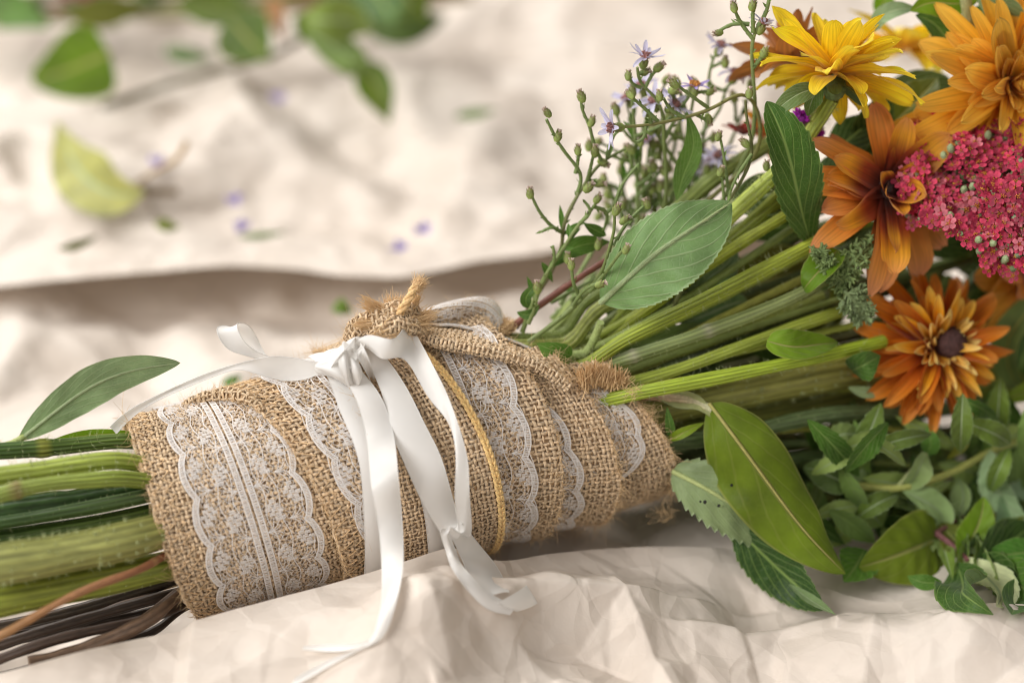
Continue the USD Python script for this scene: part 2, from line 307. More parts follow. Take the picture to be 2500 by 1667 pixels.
class Surf:
    """where a place of the photograph falls on a surface given as a grid of points"""
    def __init__(s, P):
        s.P = np.asarray(P).reshape(-1, 3); px, s.z = project(s.P); s.t = cKDTree(px)
    def hit(s, px, py, lift=0.0):
        d, i = s.t.query([px, py], k=12)
        j = i[np.argmin(s.z[i] + d * 0.0006)]
        dd = ray(px, py); k = s.z[j] - lift
        return EYE + k * dd
FRONT = Surf(np.stack([X, Y, Z], -1))
FX, FY, FZ = X, Y, Z
_ft = cKDTree(np.stack([X[:, 15:], Y[:, 15:]], -1).reshape(-1, 2)); _fz = Z[:, 15:].reshape(-1)
def rest(P, gap=0.0035):
    """lifts a point along the line of sight until it lies on the front sheet"""
    P = np.array(P, float)
    for _ in range(60):
        d, i = _ft.query(P[:2])
        if d > 0.004 or P[2] >= _fz[i] + gap: break
        P = P + (EYE - P) / np.linalg.norm(EYE - P) * 0.0012
    return P

# ---------------------------------------------------------------- the burlap wrap round the stems
HC = [(250, 1296, 250), (402, 1270, 250), (705, 1185, 249), (1005, 1086, 262), (1200, 1042, 260), (1360, 1022, 255), (1470, 1000, 255), (1600, 950, 262)]
cl = CubicSpline(np.arange(len(HC)), np.array([np.append(Q(a, b), r * PXM) for a, b, r in HC]))
_g = np.linspace(0, len(HC) - 1, 400); _c = cl(_g)
_L = np.concatenate([[0], np.cumsum(np.linalg.norm(np.diff(_c[:, :3], axis=0), axis=1))])
HL = _L[-1]
HCEN, HRAD = CubicSpline(_L, _c[:, :3]), CubicSpline(_L, _c[:, 3])
def hand(s, phi, h=0.0):
    """a point of the handle: s metres along, phi round it (0 on top, 90 degrees towards the viewer), h above; and its outward normal"""
    s, phi = np.broadcast_arrays(np.asarray(s, float), np.asarray(phi, float))
    c, t, r = HCEN(s), unit(HCEN(s, 1)), HRAD(s)
    u = unit(np.array([0, 0, 1.0]) - t * t[..., 2:3]); n = np.cross(t, u)
    o = np.cos(phi)[..., None] * u + np.sin(phi)[..., None] * n
    lump = 0.0014 * (meshkit.noise(np.stack([s * 28, np.cos(phi) * 1.7, np.sin(phi) * 1.7], -1), 5) - 0.5)
    return c + (r + h + lump)[..., None] * o, o
_s, _p = np.meshgrid(np.linspace(0, HL, 500), np.radians(np.linspace(-50, 175, 300)), indexing='ij')
_P, _N = hand(_s, _p, 0.002)
_vis = ((_P - EYE) * _N).sum(-1) < 0.02
_tree = cKDTree(project(_P[_vis])[0]); _sv, _pv = _s[_vis], _p[_vis]
def ST(pts):
    d, i = _tree.query(np.asarray(pts, float), k=4)
    w = 1 / (d + 0.5) ** 2
    return (np.sum(_sv[i] * w, 1) / w.sum(1)), (np.sum(_pv[i] * w, 1) / w.sum(1))
def edge(pts, deg=2):
    """the curve s(phi) that runs through places of the photograph"""
    s, p = ST(pts); o = np.argsort(p); s, p = s[o], p[o]
    if len(pts) <= 3: deg = min(deg, len(pts) - 1)
    c = np.polyfit(p, s, deg)
    lo, hi = p.min(), p.max()
    d = np.polyder(c)
    def f(phi):
        q = np.clip(phi, lo, hi)
        return np.polyval(c, q) + np.polyval(d, q) * (phi - q) * 0.6
    return f
class Patch:
    def __init__(self, left, right, h=0.001, phi=(-62, 205), hfun=None):
        self.l, self.r = edge(left), edge(right); self.h = h; self.phi = np.radians(phi); self.hfun = hfun
    def at(self, u, phi, dh=0.0):
        s = self.l(phi) * (1 - u) + self.r(phi) * u
        hh = self.h + (self.hfun(u, phi) if self.hfun else 0)
        return hand(s, phi, hh + dh)
    def width(self):
        p = math.radians(80); return float(self.r(p) - self.l(p))
    def length(self):
        return 0.034 * (self.phi[1] - self.phi[0])
def weave(mb, at, nu, nv, v0, v1, pitch, tw=0.76, th=0.3, seed=0, umin=0.0, umax=1.0):
    """threads over and under: nu along v, nv across; at(u, v, dh) gives points and normals"""
    r = np.random.default_rng(seed)
    amp = pitch * 0.20
    uu, vv = np.linspace(umin, umax, nu), np.linspace(v0, v1, nv)
    du, dv = (umax - umin) / max(nu - 1, 1), (v1 - v0) / max(nv - 1, 1)
    ju = gaussian_filter(r.normal(0, 1, (nu, nv * 2)), (0, 2.0)) * 0.42 * du
    jv = gaussian_filter(r.normal(0, 1, (nv, nu * 2)), (0, 2.0)) * 0.38 * dv
    def run(A, B, sign, jit, warp):
        n, k = A.shape
        U, V = (A + jit, B) if warp else (B, A + jit)
        P, N = at(U, V, sign * amp)
        t = unit(np.gradient(P, axis=1)); a = np.cross(N, t)
        wid = pitch * tw * 0.5 * (1 + 0.22 * gaussian_filter(r.normal(0, 1, (n, k)), (0, 2.5)) * 2.2) * (1 + 0.16 * r.normal(0, 1, (n, 1)))
        wid = np.clip(wid, pitch * 0.16, pitch * 0.46)[..., None]
        tall = pitch * th * 0.5
        ring = np.stack([P + a * wid, P + N * tall + a * wid * 0.35, P + N * tall - a * wid * 0.35, P - a * wid, P - N * tall], 2)
        m = 5
        base = (np.arange(n) * k * m)[:, None, None]
        i, j = np.arange(k - 1)[None, :, None], np.arange(m)[None, None, :]
        q0 = base + i * m + j; q1 = base + i * m + (j + 1) % m; q2 = q1 + m; q3 = q0 + m
        f = np.concatenate([np.stack([q0, q1, q2], -1).reshape(-1, 3), np.stack([q0, q2, q3], -1).reshape(-1, 3)])
        tone = (1 + 0.10 * r.normal(0, 1, (n, 1, 1, 1))) * np.ones((1, k, m, 1)) * np.array([1, 1, 1.0])
        mb.add(ring, f, None, np.clip(tone, 0.7, 1.3).reshape(-1, 3))
    k2 = nv * 2
    B = np.linspace(v0 - dv / 2, v1 + dv / 2, k2 + 1)[:-1] + dv / 4
    i = np.arange(nu)[:, None]; j = (np.arange(k2) // 2)[None]
    run(np.broadcast_to(uu[:, None], (nu, k2)), np.broadcast_to(B, (nu, k2)), np.where((i + j) % 2 == 0, 1.0, -1.0), ju, True)
    k2 = nu * 2
    B = np.linspace(umin - du / 2, umax + du / 2, k2 + 1)[:-1] + du / 4
    i = np.arange(nv)[:, None]; j = (np.arange(k2) // 2)[None]
    run(np.broadcast_to(vv[:, None], (nv, k2)), np.broadcast_to(B, (nv, k2)), np.where((i + j) % 2 == 0, -1.0, 1.0), jv, False)
def fuzz(at, n, u0, u1, v0, v1, ln, parent, seed, width=0.00007, out=0.5):
    r = np.random.default_rng(seed)
    P, N = at(r.uniform(u0, u1, n), r.uniform(v0, v1, n), 0.0003)
    d = unit(N * out + r.normal(0, 1, (n, 3)) * 0.9); b = unit(r.normal(0, 1, (n, 3)))
    t = np.linspace(0, 1, 5)[None, :, None]; L = (ln * r.gamma(2.0, 0.5, n))[:, None, None]
    pts = P[:, None] + d[:, None] * t * L + b[:, None] * (t ** 2) * L * 0.45
    return curves('loose_fibre', pts, width, FUZZ, parent, kind='stuff')

wrap = thing('burlap_wrap', 'tan burlap and white lace wrapping wound round the bouquet stems', 'wrapping')
P_ = {}
def band(key, left, right, h, pitch, seed, label, hfun=None, phi=(-62, 200), nfuzz=2200, zig=()):
    p = P_[key] = Patch(left, right, h, phi, hfun)
    nu, nv = max(4, int(abs(p.width()) / pitch)), int(p.length() / pitch)
    mb = MB(); weave(mb, p.at, nu, nv, p.phi[0], p.phi[1], pitch, seed=seed)
    b = mb.build('burlap_band', BURLAP, wrap, label=label)
    U, V = np.meshgrid(np.linspace(0, 1, 10), np.linspace(p.phi[0], p.phi[1], 70), indexing='ij')
    m2 = MB(); m2.grid(p.at(U, V, -pitch * 0.42)[0]); m2.build('inner_layer', UNDER, b)
    fuzz(p.at, nfuzz, 0, 1, p.phi[0], p.phi[1], 0.0018, b, seed)
    for side, du in ((0.0, -0.02), (1.0, 0.02)):
        fuzz(p.at, nfuzz // 3, min(side, side + du), max(side, side + du), p.phi[0], p.phi[1], 0.0022, b, seed + 1 + int(side), out=0.25, width=0.00013)
    for u0, u1 in zig:                                              # the overlock stitching along an edge
        ph = np.linspace(p.phi[0], p.phi[1], int(p.length() / 0.0020)); mz = MB()
        for o in (0,):
            uz = np.where((np.arange(len(ph)) + o) % 2 == 0, u0, u1); mz.tube(p.at(uz, ph, 0.0006)[0], 0.00019, 4)
        mz.build('edge_stitching', STITCH, b)
    return b
STITCH = tint_mat('stitch_thread', (0.86, 0.60, 0.34), 0.8, nscale=900, namp=0.2)
PI_ = 0.00148
B1 = band('wide', [(325, 1030), (358, 1140), (392, 1250), (430, 1370), (480, 1512)], [(640, 985), (720, 1100), (790, 1240), (840, 1400)], 0.0010, PI_, 21, 'wide lowest burlap turn with lace at the cut stem end', zig=((.02, .09), (.11, .17)))
B2 = band('second', [(520, 968), (605, 965), (670, 1040), (735, 1130), (800, 1280), (845, 1400)], [(800, 880), (880, 980), (950, 1120), (985, 1380)], 0.0027, PI_, 22, 'second burlap turn with scalloped lace, partly under the ribbon', zig=((.04, .20), (.22, .36)))
B3 = band('corded', [(800, 880), (870, 980), (930, 1120), (960, 1380)], [(985, 850), (1080, 920), (1150, 1020), (1200, 1150), (1212, 1230), (1200, 1318)], 0.0046, 0.00138, 23, 'plain burlap turn with a yellow cord along its edge')
B4 = band('fourth', [(1040, 860), (1120, 950), (1180, 1120), (1190, 1310)], [(1260, 880), (1330, 1000), (1362, 1120), (1350, 1262)], 0.0022, PI_, 24, 'burlap turn with narrow scalloped lace right of the yellow cord', hfun=lambda u, p: 0.0016 * np.clip(u, 0, 1.1) ** 2)
B5 = band('fifth', [(1240, 880), (1300, 980), (1340, 1120), (1330, 1262)], [(1375, 900), (1455, 1000), (1500, 1120), (1495, 1240)], 0.0008, PI_, 25, 'burlap turn with a short length of lace near the flower end', phi=(18, 200), hfun=lambda u, p: 0.0018 * np.clip(u, 0, 1.1) ** 2)
B6 = band('sixth', [(1360, 900), (1420, 1000), (1470, 1120), (1470, 1250)], [(1500, 915), (1580, 985), (1628, 1080), (1645, 1160), (1625, 1255)], -0.0002, PI_, 26, 'last burlap turn at the flower end with a frayed cut corner', phi=(28, 200))

# ---------------------------------------------------------------- lace
def lace(at, hw, v0, v1, parent, seed, sides=(-1, 1), R=0.034, label=None, net=True, xmax=None):
    """at(a, phi, dh): a from -1 to 1 across; a lace of stitched scallops, twin middle lines, blocks, sprigs and a fine net, all as flat threads"""
    r = np.random.default_rng(seed); P = 0.0146
    L0, L1 = v0 * R, v1 * R
    groups = {}
    def poly(pts, w):
        pts = np.asarray(pts, float); groups.setdefault(len(pts), []).append((pts, w))
    def border(v): return hw - 0.0027 + 0.0024 * np.abs(np.sin(np.pi * v / P)) ** 0.7
    for sg in sides:
        for v in np.arange(L0, L1, 0.00046):
            x = border(v); wob = r.normal(0, 0.00008)
            poly([(sg * (x - 0.0010 + wob), v), (sg * (x + 0.0009 + wob), v + 0.00025)], 0.00031)
            poly([(sg * 0.0005, v), (sg * 0.0024, v + r.normal(0, 0.0001))], 0.00031)
        vv = np.arange(L0, L1, 0.0005)
        for o in (-0.0009, 0.0008): poly(np.stack([sg * (border(vv) + o), vv], 1), 0.00042)
        for o in (0.0006, 0.0023): poly(np.stack([sg * (o + 0 * vv), vv], 1), 0.0004)
        k0 = int(math.floor(L0 / P))
        for k in range(k0, int(L1 / P) + 1):
            vk = k * P
            for cx, cv in ((0.0062, 0.62), (0.0130, 0.36)):
                for bx, bv in ((0, -2), (-0.5, -1), (0.5, -1), (-1, 0), (0, 0), (1, 0), (-0.5, 1), (0.5, 1), (0.2, 2), (1, 1.8)):
                    x0, vb = cx + bx * 0.00185, vk + cv * P + bv * 0.00135 + bx * 0.0004
                    if not L0 < vb < L1: continue
                    for q in range(4):
                        vq = vb + (q - 1.5) * 0.00029
                        poly([(sg * (x0 - 0.00085), vq), (sg * (x0 + 0.00085), vq + r.normal(0, 0.00006))], 0.00021)
            for ox, ov, sc in ((0.0024, 0.05, 1.0), (0.0100, 0.88, 1.0)):
                b = vk + ov * P
                if not L0 < b < L1 - 0.004: continue
                for s2 in (-1, 1):
                    for ln, sp in ((0.0045, 0.0016), (0.0040, 0.0030), (0.0028, 0.0042)):
                        t = np.linspace(0, 1, 7)
                        poly(np.stack([sg * (ox + ln * np.sin(t * 1.5)), b + s2 * sp * t ** 1.7], 1), 0.00020)
        if net:
            for x in np.arange(0.0032, hw - 0.003, 0.0011):
                v = np.arange(L0, L1, 0.0006); ph = r.uniform(0, 6)
                poly(np.stack([sg * (x + 0.00045 * np.sign(np.sin(v / 0.0006 * 1.57 + ph)) * 0.9), v], 1), 0.00013)
            for x in (0.0085, 0.0042, 0.0155):
                v = np.arange(L0, L1, 0.0008)
                poly(np.stack([sg * (x + 0.0007 * np.sin(v / P * 6.28)), v], 1), 0.00024)
    mb = MB()
    for n, items in groups.items():
        A = np.stack([p for p, w in items]); W = np.array([w for p, w in items])[:, None, None]
        ok = np.ones(len(A), bool) if xmax is None else (np.abs(A[..., 0]).max(1) < xmax)
        A, W = A[ok], W[ok]
        if not len(A): continue
        Pt, N = at(A[..., 0] / hw, A[..., 1] / R, 0.0009 + 0.0002 * r.random((len(A), 1)))
        t = unit(np.gradient(Pt, axis=1)); a = np.cross(N, t)
        ring = np.stack([Pt - a * W / 2, Pt + N * W * 0.3, Pt + a * W / 2], 2)
        m, k = ring.shape[:2]
        base = (np.arange(m) * k * 3)[:, None, None]; i, j = np.arange(k - 1)[None, :, None], np.arange(2)[None, None]
        q = base + i * 3 + j
        f = np.concatenate([np.stack([q, q + 3, q + 4], -1).reshape(-1, 3), np.stack([q, q + 4, q + 1], -1).reshape(-1, 3)])
        mb.add(ring, f)
    return mb.build('lace', LACE, parent, label=label)
def lace_at(patch, left, right):
    l, r_ = edge(left), edge(right)
    def at(a, phi, dh=0.0):
        s = l(phi) * (0.5 - a / 2) + r_(phi) * (0.5 + a / 2)
        u = (s - patch.l(phi)) / np.maximum(patch.r(phi) - patch.l(phi), 1e-4)
        return hand(s, phi, patch.h + 0.0002 + (patch.hfun(u, phi) if patch.hfun else 0) + dh)
    p = math.radians(75)
    return at, float(r_(p) - l(p)) / 2
def off(pts, dx): return [(x + dx, y + abs(dx) * -0.16 * np.sign(dx)) for x, y in pts]
at, hw = lace_at(P_['wide'], [(403, 1045), (426, 1101), (458, 1213), (491, 1318), (519, 1431), (545, 1495)], [(660, 1000), (702, 1080), (742, 1175), (774, 1266), (793, 1346), (800, 1405)])
lace(at, hw, math.radians(-55), math.radians(165), B1, 1)
left2 = [(655, 935), (676, 964), (705, 1002), (752, 1050), (790, 1110), (822, 1150), (845, 1215), (872, 1290)]
at, hw = lace_at(P_['second'], left2, off(left2, 265))
lace(at, hw, math.radians(-40), math.radians(150), B2, 2)
right4 = [(1225, 890), (1252, 936), (1280, 1048), (1302, 1140), (1306, 1232)]
at, hw = lace_at(P_['fourth'], off(right4, -265), right4)
lace(at, hw, math.radians(0), math.radians(165), B4, 3, sides=(1,))
right5 = [(1300, 940), (1359, 1010), (1402, 1094), (1420, 1160), (1420, 1236)]
at, hw = lace_at(P_['fifth'], off(right5, -265), right5)
lace(at, hw, math.radians(15), math.radians(165), B5, 4, sides=(1,))
right6 = [(1478, 950), (1540, 990), (1575, 1068), (1566, 1112), (1524, 1180)]
at, hw = lace_at(P_['sixth'], off(right6, -230), right6)
lace(at, hw, float(ST([(1495, 948)])[1][0]), float(ST([(1520, 1182)])[1][0]), B6, 5, sides=(1,), xmax=0.03)

# the yellow cord sewn along the plain turn
ph = np.linspace(math.radians(-58), math.radians(190), 420)
Pc, Nc = P_['corded'].at(np.full_like(ph, 1.004), ph, 0.0006)
tc = unit(np.gradient(Pc, axis=0)); ac = np.cross(Nc, tc)
mb = MB()
arc = np.concatenate([[0], np.cumsum(np.linalg.norm(np.diff(Pc, axis=0), axis=1))])
for sd in (-1, 1):
    for k in range(2):
        w = sd * arc / 0.0044 * 2 * np.pi + k * 3.1416
        mb.tube(Pc + sd * 0.00052 * ac + 0.00030 * (np.cos(w)[:, None] * ac + np.sin(w)[:, None] * Nc), 0.00046, 6)
CORD = tint_mat('yellow_cord', (0.90, 0.63, 0.27), 0.85, nscale=1500, namp=0.35, bump=0.0002, sheen=0.2)
cord = mb.build('edge_cord', CORD, B3)
fuzz(P_['corded'].at, 1500, 0.97, 1.03, P_['corded'].phi[0], P_['corded'].phi[1], 0.0016, cord, 77, out=0.6)

# ---------------------------------------------------------------- free pieces of burlap: the rolled hem, the knot, the folded tail over the top
def H(px, py, h=0.0):
    s, p = ST([(px, py)]); return hand(s, p, h)[0][0]
class Free:
    """a sheet spanned between two rows of points, bulging by b in the middle"""
    def __init__(s, A, B, b=0.0, up=(0, -0.5, 0.87)):
        s.A, s.B = np.asarray(A, float), np.asarray(B, float); s.b = b; s.up = unit(np.array(up))
        s.fa, s.fb = (CubicSpline(np.linspace(0, 1, len(X)), X, bc_type='natural') for X in (s.A, s.B))
    def pos(s, u, v):
        u, v = np.broadcast_arrays(np.asarray(u, float), np.asarray(v, float))
        return s.fa(v) * (1 - u[..., None]) + s.fb(v) * u[..., None] + (s.b * 4 * u * (1 - u))[..., None] * s.up
    def at(s, u, v, dh=0.0):
        e = 0.01; P = s.pos(u, v)
        n = unit(np.cross(s.pos(u, np.asarray(v) + e) - s.pos(u, np.asarray(v) - e), s.pos(np.asarray(u) + e, v) - s.pos(np.asarray(u) - e, v)))
        n = n * np.where((n @ s.up) < 0, -1, 1)[..., None]
        return P + np.asarray(dh)[..., None] * n if np.ndim(dh) else P + dh * n, n
def woven_free(fp, pitch, name, parent, seed, label=None, nf=500, under=True):
    c = fp.pos(np.linspace(0, 1, 30)[:, None], np.linspace(0, 1, 30)[None])
    lu = np.linalg.norm(np.diff(c, axis=0), axis=2).sum(0).mean(); lv = np.linalg.norm(np.diff(c, axis=1), axis=2).sum(1).mean()
    mb = MB(); weave(mb, fp.at, max(3, int(lu / pitch)), max(3, int(lv / pitch)), 0.0, 1.0, pitch, seed=seed)
    b = mb.build(name, BURLAP, parent, label=label)
    if under:
        U, V = np.meshgrid(np.linspace(0, 1, 12), np.linspace(0, 1, 40), indexing='ij')
        m2 = MB(); m2.grid(fp.at(U, V, -pitch * 0.4)[0]); m2.build('inner_layer', UNDER, b)
    fuzz(fp.at, nf, 0, 1, 0, 1, 0.002, b, seed)
    return b
def woven_tube(path, rad, pitch, name, parent, seed, label=None, nf=400, squash=1.0, a0=0.0, a1=6.283):
    path = np.asarray(path, float); f = CubicSpline(np.linspace(0, 1, len(path)), path); rr = np.broadcast_to(rad, (len(path),)); fr = PchipInterpolator(np.linspace(0, 1, len(path)), rr)
    def at(u, v, dh=0.0):
        u, v = np.broadcast_arrays(np.asarray(u, float), np.asarray(v, float))
        t = unit(f(np.clip(v, 0, 1), 1)); a = unit(np.cross(t, [0.2, -0.8, 0.5])); b = np.cross(t, a)
        th = a0 + u * (a1 - a0)
        n = np.cos(th)[..., None] * a + np.sin(th)[..., None] * b
        r_ = fr(np.clip(v, 0, 1)) * (1 + 0.45 * (meshkit.noise(f(np.clip(v, 0, 1)) * 420 + n * 1.3, seed) - 0.5))
        return f(v) + (r_ + dh)[..., None] * n, n
    L = np.linalg.norm(np.diff(f(np.linspace(0, 1, 50)), axis=0), axis=1).sum()
    mb = MB(); weave(mb, at, max(4, int((a1 - a0) * np.mean(rr) / pitch)), max(4, int(L / pitch)), 0.0, 1.0, pitch, seed=seed)
    b = mb.build(name, BURLAP, parent, label=label)
    U, V = np.meshgrid(np.linspace(0, 1, 16), np.linspace(0, 1, 30), indexing='ij')
    m2 = MB(); m2.grid(at(U, V, -pitch * 0.4)[0]); m2.build('inner_layer', UNDER, b)
    fuzz(at, nf, 0, 1, 0, 1, 0.0022, b, seed)
    return b
# rolled hem at the back of the second turn
woven_tube(Qs([(448, 1008, -0.012), (475, 982, -0.012), (515, 968, -0.010), (560, 963, -0.006), (605, 972, 0.0), (640, 1000, 0.006)]), [0.0012, 0.0018, 0.0019, 0.0019, 0.0016, 0.001], 0.0013, 'rolled_hem', wrap, 31, 'rolled hem curling up at the top of the wrap')
# folded tail that runs over the top to the right
lowA = [H(985, 836, 0.0085), H(1045, 862, 0.009), H(1110, 874, 0.009), H(1200, 886, 0.0085), H(1300, 905, 0.007), H(1378, 945, 0.005)]
topB = Qs([(1005, 806, -0.006), (1060, 806, -0.008), (1130, 803, -0.010), (1220, 830, -0.010), (1300, 868, -0.006), (1376, 920, 0.0)])
F1 = Free(lowA, topB, 0.0022)
fold = woven_free(F1, 0.00165, 'folded_tail', wrap, 41, 'folded burlap tail running from the knot over the top of the wrap', nf=1200)
humpT = Qs([(1030, 806, -0.016), (1090, 772, -0.018), (1150, 752, -0.018), (1195, 745, -0.018), (1216, 770, -0.016), (1214, 815, -0.013)])
humpB = Qs([(1010, 808, -0.007), (1060, 802, -0.008), (1110, 798, -0.009), (1150, 805, -0.010), (1190, 815, -0.010), (1225, 832, -0.010)])
F2 = Free(humpB, humpT, 0.008)
hump = woven_free(F2, 0.0015, 'gathered_fold', wrap, 42, 'gathered lace covered fold of burlap beside the knot', nf=500)
def lace_free(fp, hw, ln):
    return lambda a, phi, dh=0.0: fp.at(0.5 + np.asarray(a) * 0.5, phi * 0.034 / ln, np.asarray(dh) + 0.0003)
lace(lace_free(F2, 0.0135, 0.030), 0.0135, 0.02, 0.030 / 0.034, hump, 6)
def lace_strip(a, phi, dh=0.0): return F1.at(0.90 + 0.10 * np.asarray(a), 0.04 + phi * 0.034 / 0.050, np.asarray(dh) + 0.0006)
mbs = MB()
v = np.linspace(0.02, 0.93, 90)
for o in np.linspace(0.58, 0.88, 11):
    p, n = F1.at(np.full_like(v, o) + 0.02 * np.sin(v * 40), v, 0.0012); mbs.tube(p, 0.00032, 4)
for q in v:
    p, n = F1.at(np.linspace(0.56, 0.90, 4), np.full(4, q), 0.0014); mbs.tube(p, 0.00030, 4)
mbs.build('lace', LACE, fold)
hemp = np.array([F1.at(0.0, x, 0.0)[0] for x in np.linspace(0.02, 1.0, 9)]) + np.array([0, -0.0008, -0.0006])
woven_tube(hemp, 0.0015, 0.0013, 'rolled_hem', wrap, 43, 'fuzzy rolled hem along the folded tail', nf=700)
# the knot
knot = group_of('burlap_knot', wrap)
woven_tube(Qs([(858, 840, 0.0), (880, 802, 0.002), (925, 786, 0.004), (975, 786, 0.005), (1010, 806, 0.004), (1018, 838, 0.002)]), [0.0022, 0.0034, 0.0038, 0.0038, 0.0030, 0.0020], 0.00125, 'knot_loop', knot, 51, nf=900)
woven_tube(Qs([(905, 815, 0.007), (950, 797, 0.0085), (1000, 800, 0.008), (1030, 822, 0.005)]), [0.0018, 0.0028, 0.0026, 0.0015], 0.0012, 'knot_loop', knot, 52, nf=600)
woven_tube(Qs([(930, 790, 0.003), (950, 765, 0.003), (985, 755, 0.003), (1020, 775, 0.002)]), [0.002, 0.0027, 0.0027, 0.0018], 0.0012, 'knot_loop', knot, 53, nf=600)
YARN = tint_mat('jute_yarn', (0.74, 0.49, 0.23), 0.8, nscale=1400, namp=0.35, bump=0.0002, sheen=0.2)
def yarn(path, rad, parent, name='jute_yarn', seed=0, burst=0.006, nb=90):
    p = catm(path, 60); t = unit(np.gradient(p, axis=0)); a = unit(np.cross(t, [0.1, -1, 0.3])); b = np.cross(t, a)
    L = np.concatenate([[0], np.cumsum(np.linalg.norm(np.diff(p, axis=0), axis=1))]); mb = MB()
    for k in range(3):
        w = L / (rad * 7) * 2 * np.pi + k * 2.094
        mb.tube(p + rad * 0.5 * (np.cos(w)[:, None] * a + np.sin(w)[:, None] * b), np.full(60, rad * 0.58) * np.linspace(1, 0.85, 60), 6)
    y = mb.build(name, YARN, parent)
    r = np.random.default_rng(seed); n = nb
    s0 = p[-1] + r.normal(0, rad * 0.45, (n, 3)); d = unit(t[-1] + r.normal(0, 0.28, (n, 3))); c = r.normal(0, 0.25, (n, 3)); q = np.linspace(0, 1, 6)[None, :, None]
    curves('frayed_fibre', (s0 - t[-1] * rad * 2)[:, None] + d[:, None] * q * burst * r.uniform(0.5, 1.1, (n, 1, 1)) + c[:, None] * q ** 2 * burst * 0.5, 0.00022, FUZZ, y, kind='stuff')
    i = r.integers(0, 60, 130); d = unit(r.normal(0, 1, (130, 3)))
    curves('frayed_fibre', p[i][:, None] + d[:, None] * q * 0.0028 + c[:1] * q ** 2 * 0.001, 0.00008, FUZZ, y, kind='stuff')
    return y
yarn(Qs([(962, 785, 0.006), (985, 750, 0.006), (1002, 722, 0.005), (1012, 705, 0.004), (1025, 690, 0.002)]), 0.0014, knot, seed=1, burst=0.0050, nb=260)
yarn(Qs([(985, 780, 0.004), (1008, 745, 0.003), (1018, 722, 0.002)]), 0.0013, knot, seed=2, burst=0.003, nb=110)
yarn(Qs([(955, 775, 0.001), (952, 748, -0.001)]), 0.0015, knot, seed=3, burst=0.006, nb=260)
yarn(Qs([(970, 770, 0.001), (975, 745, -0.001)]), 0.0013, knot, seed=4, burst=0.005, nb=180)
def fray(root, tip, n, spread, width, parent, seed, name='frayed_fibre', wid0=0.001):
    r = np.random.default_rng(seed); a, b = Qs([root, tip]); q = np.linspace(0, 1, 7)[None, :, None]
    s0 = a + r.normal(0, wid0, (n, 3)); e = a + (b - a) * r.uniform(0.7, 1.1, (n, 1)) + r.normal(0, spread, (n, 3)); c = r.normal(0, spread * 0.8, (n, 3))
    return curves(name, s0[:, None] * (1 - q) + e[:, None] * q + c[:, None] * q * (1 - q) * 2, width, FUZZ, parent, kind='stuff')
for k, (a, b, n, sp) in enumerate((((960, 782, 0.004), (885, 733, 0.002), 150, 0.0011), ((930, 785, 0.004), (900, 762, 0.003), 60, 0.0010), ((950, 790, 0.006), (866, 790, 0.006), 120, 0.0008), ((1000, 785, 0.004), (1056, 766, 0.003), 170, 0.0014),
                                   ((990, 800, 0.007), (1040, 785, 0.006), 120, 0.0016), ((960, 800, 0.010), (905, 815, 0.010), 70, 0.001), ((940, 790, 0.008), (1010, 795, 0.009), 90, 0.001), ((1225, 800, -0.008), (1252, 792, -0.008), 160, 0.0013))):
    fray(a, b, int(n * .55), sp, 0.00040, knot, 60 + k)
# frayed corner at the flower end
for k, (x, y) in enumerate(((1425, 945), (1440, 935), (1455, 932), (1470, 932), (1485, 938), (1500, 940), (1513, 946))):
    fray((x, y, 0.024), (x + (-8, -2, 2, 0, 8, 14, 18)[k], y - (40, 46, 44, 40, 36, 34, 26)[k], 0.026), 55, 0.0011, 0.00042, B6, 80 + k, wid0=0.0011)
for k, (x, y) in enumerate(((1545, 960), (1590, 1010), (1620, 1070), (1640, 1140), (1640, 1200), (1625, 1250), (1590, 1255), (1540, 1250), (1350, 1262), (1335, 1270), (1290, 1275))):
    if k < 6: fray((x - 6, y, 0.030), (x + (10, 12, 12, 10, 10, 8, 0, 0, 4, 0, 0)[k], y - (8, 4, 0, 0, -4, -12, -12, -12, -12, -10, -10)[k], 0.031), 45, 0.0012, 0.00010, B6, 100 + k, wid0=0.0022)

# ---------------------------------------------------------------- the white satin ribbon
satin = thing('satin_ribbon', 'white satin ribbon tied in a loose bow round the burlap wrap', 'ribbon')
def rib(name, rows, parent=None, n=90, cross=9, cup=0.0006, label=None, extra=None):
    """rows: (left x, left y, right x, right y, how) with how = ('h', height above the wrap), ('q', off) or ('p', height above the front paper)"""
    def pt(x, y, how):
        k, a = how
        return H(x, y, a) if k == 'h' else (Q(x, y, a) if k == 'q' else FRONT.hit(x, y, a))
    A = np.array([pt(r[0], r[1], r[4]) for r in rows]); B = np.array([pt(r[2], r[3], r[5] if len(r) > 5 else r[4]) for r in rows])
    A, B = catm(A, n), catm(B, n)
    u = np.linspace(0, 1, cross)[None, :, None]
    P = A[:, None] * (1 - u) + B[:, None] * u
    nrm = unit(np.cross(np.gradient((A + B) / 2, axis=0), B - A))
    P = P + (cup * 4 * u * (1 - u)) * nrm[:, None]
    L = np.linalg.norm(np.diff((A + B) / 2, axis=0), axis=1).sum()
    uu, vv = np.meshgrid(np.linspace(0, L / 0.03, n), np.linspace(0, 1, cross), indexing='ij')
    mb = MB(); mb.grid(P, np.stack([uu, vv], -1))
    w = np.linalg.norm(B - A, axis=1).mean()
    for e in (A + (B - A) * 0.015, B + (A - B) * 0.015):
        mb.tube(e, 0.00013, 5)
    return mb.build(name, SATIN, parent or satin, label=label)
h = lambda a: ('h', a)
q = lambda a: ('q', a)
p = lambda a: ('p', a)
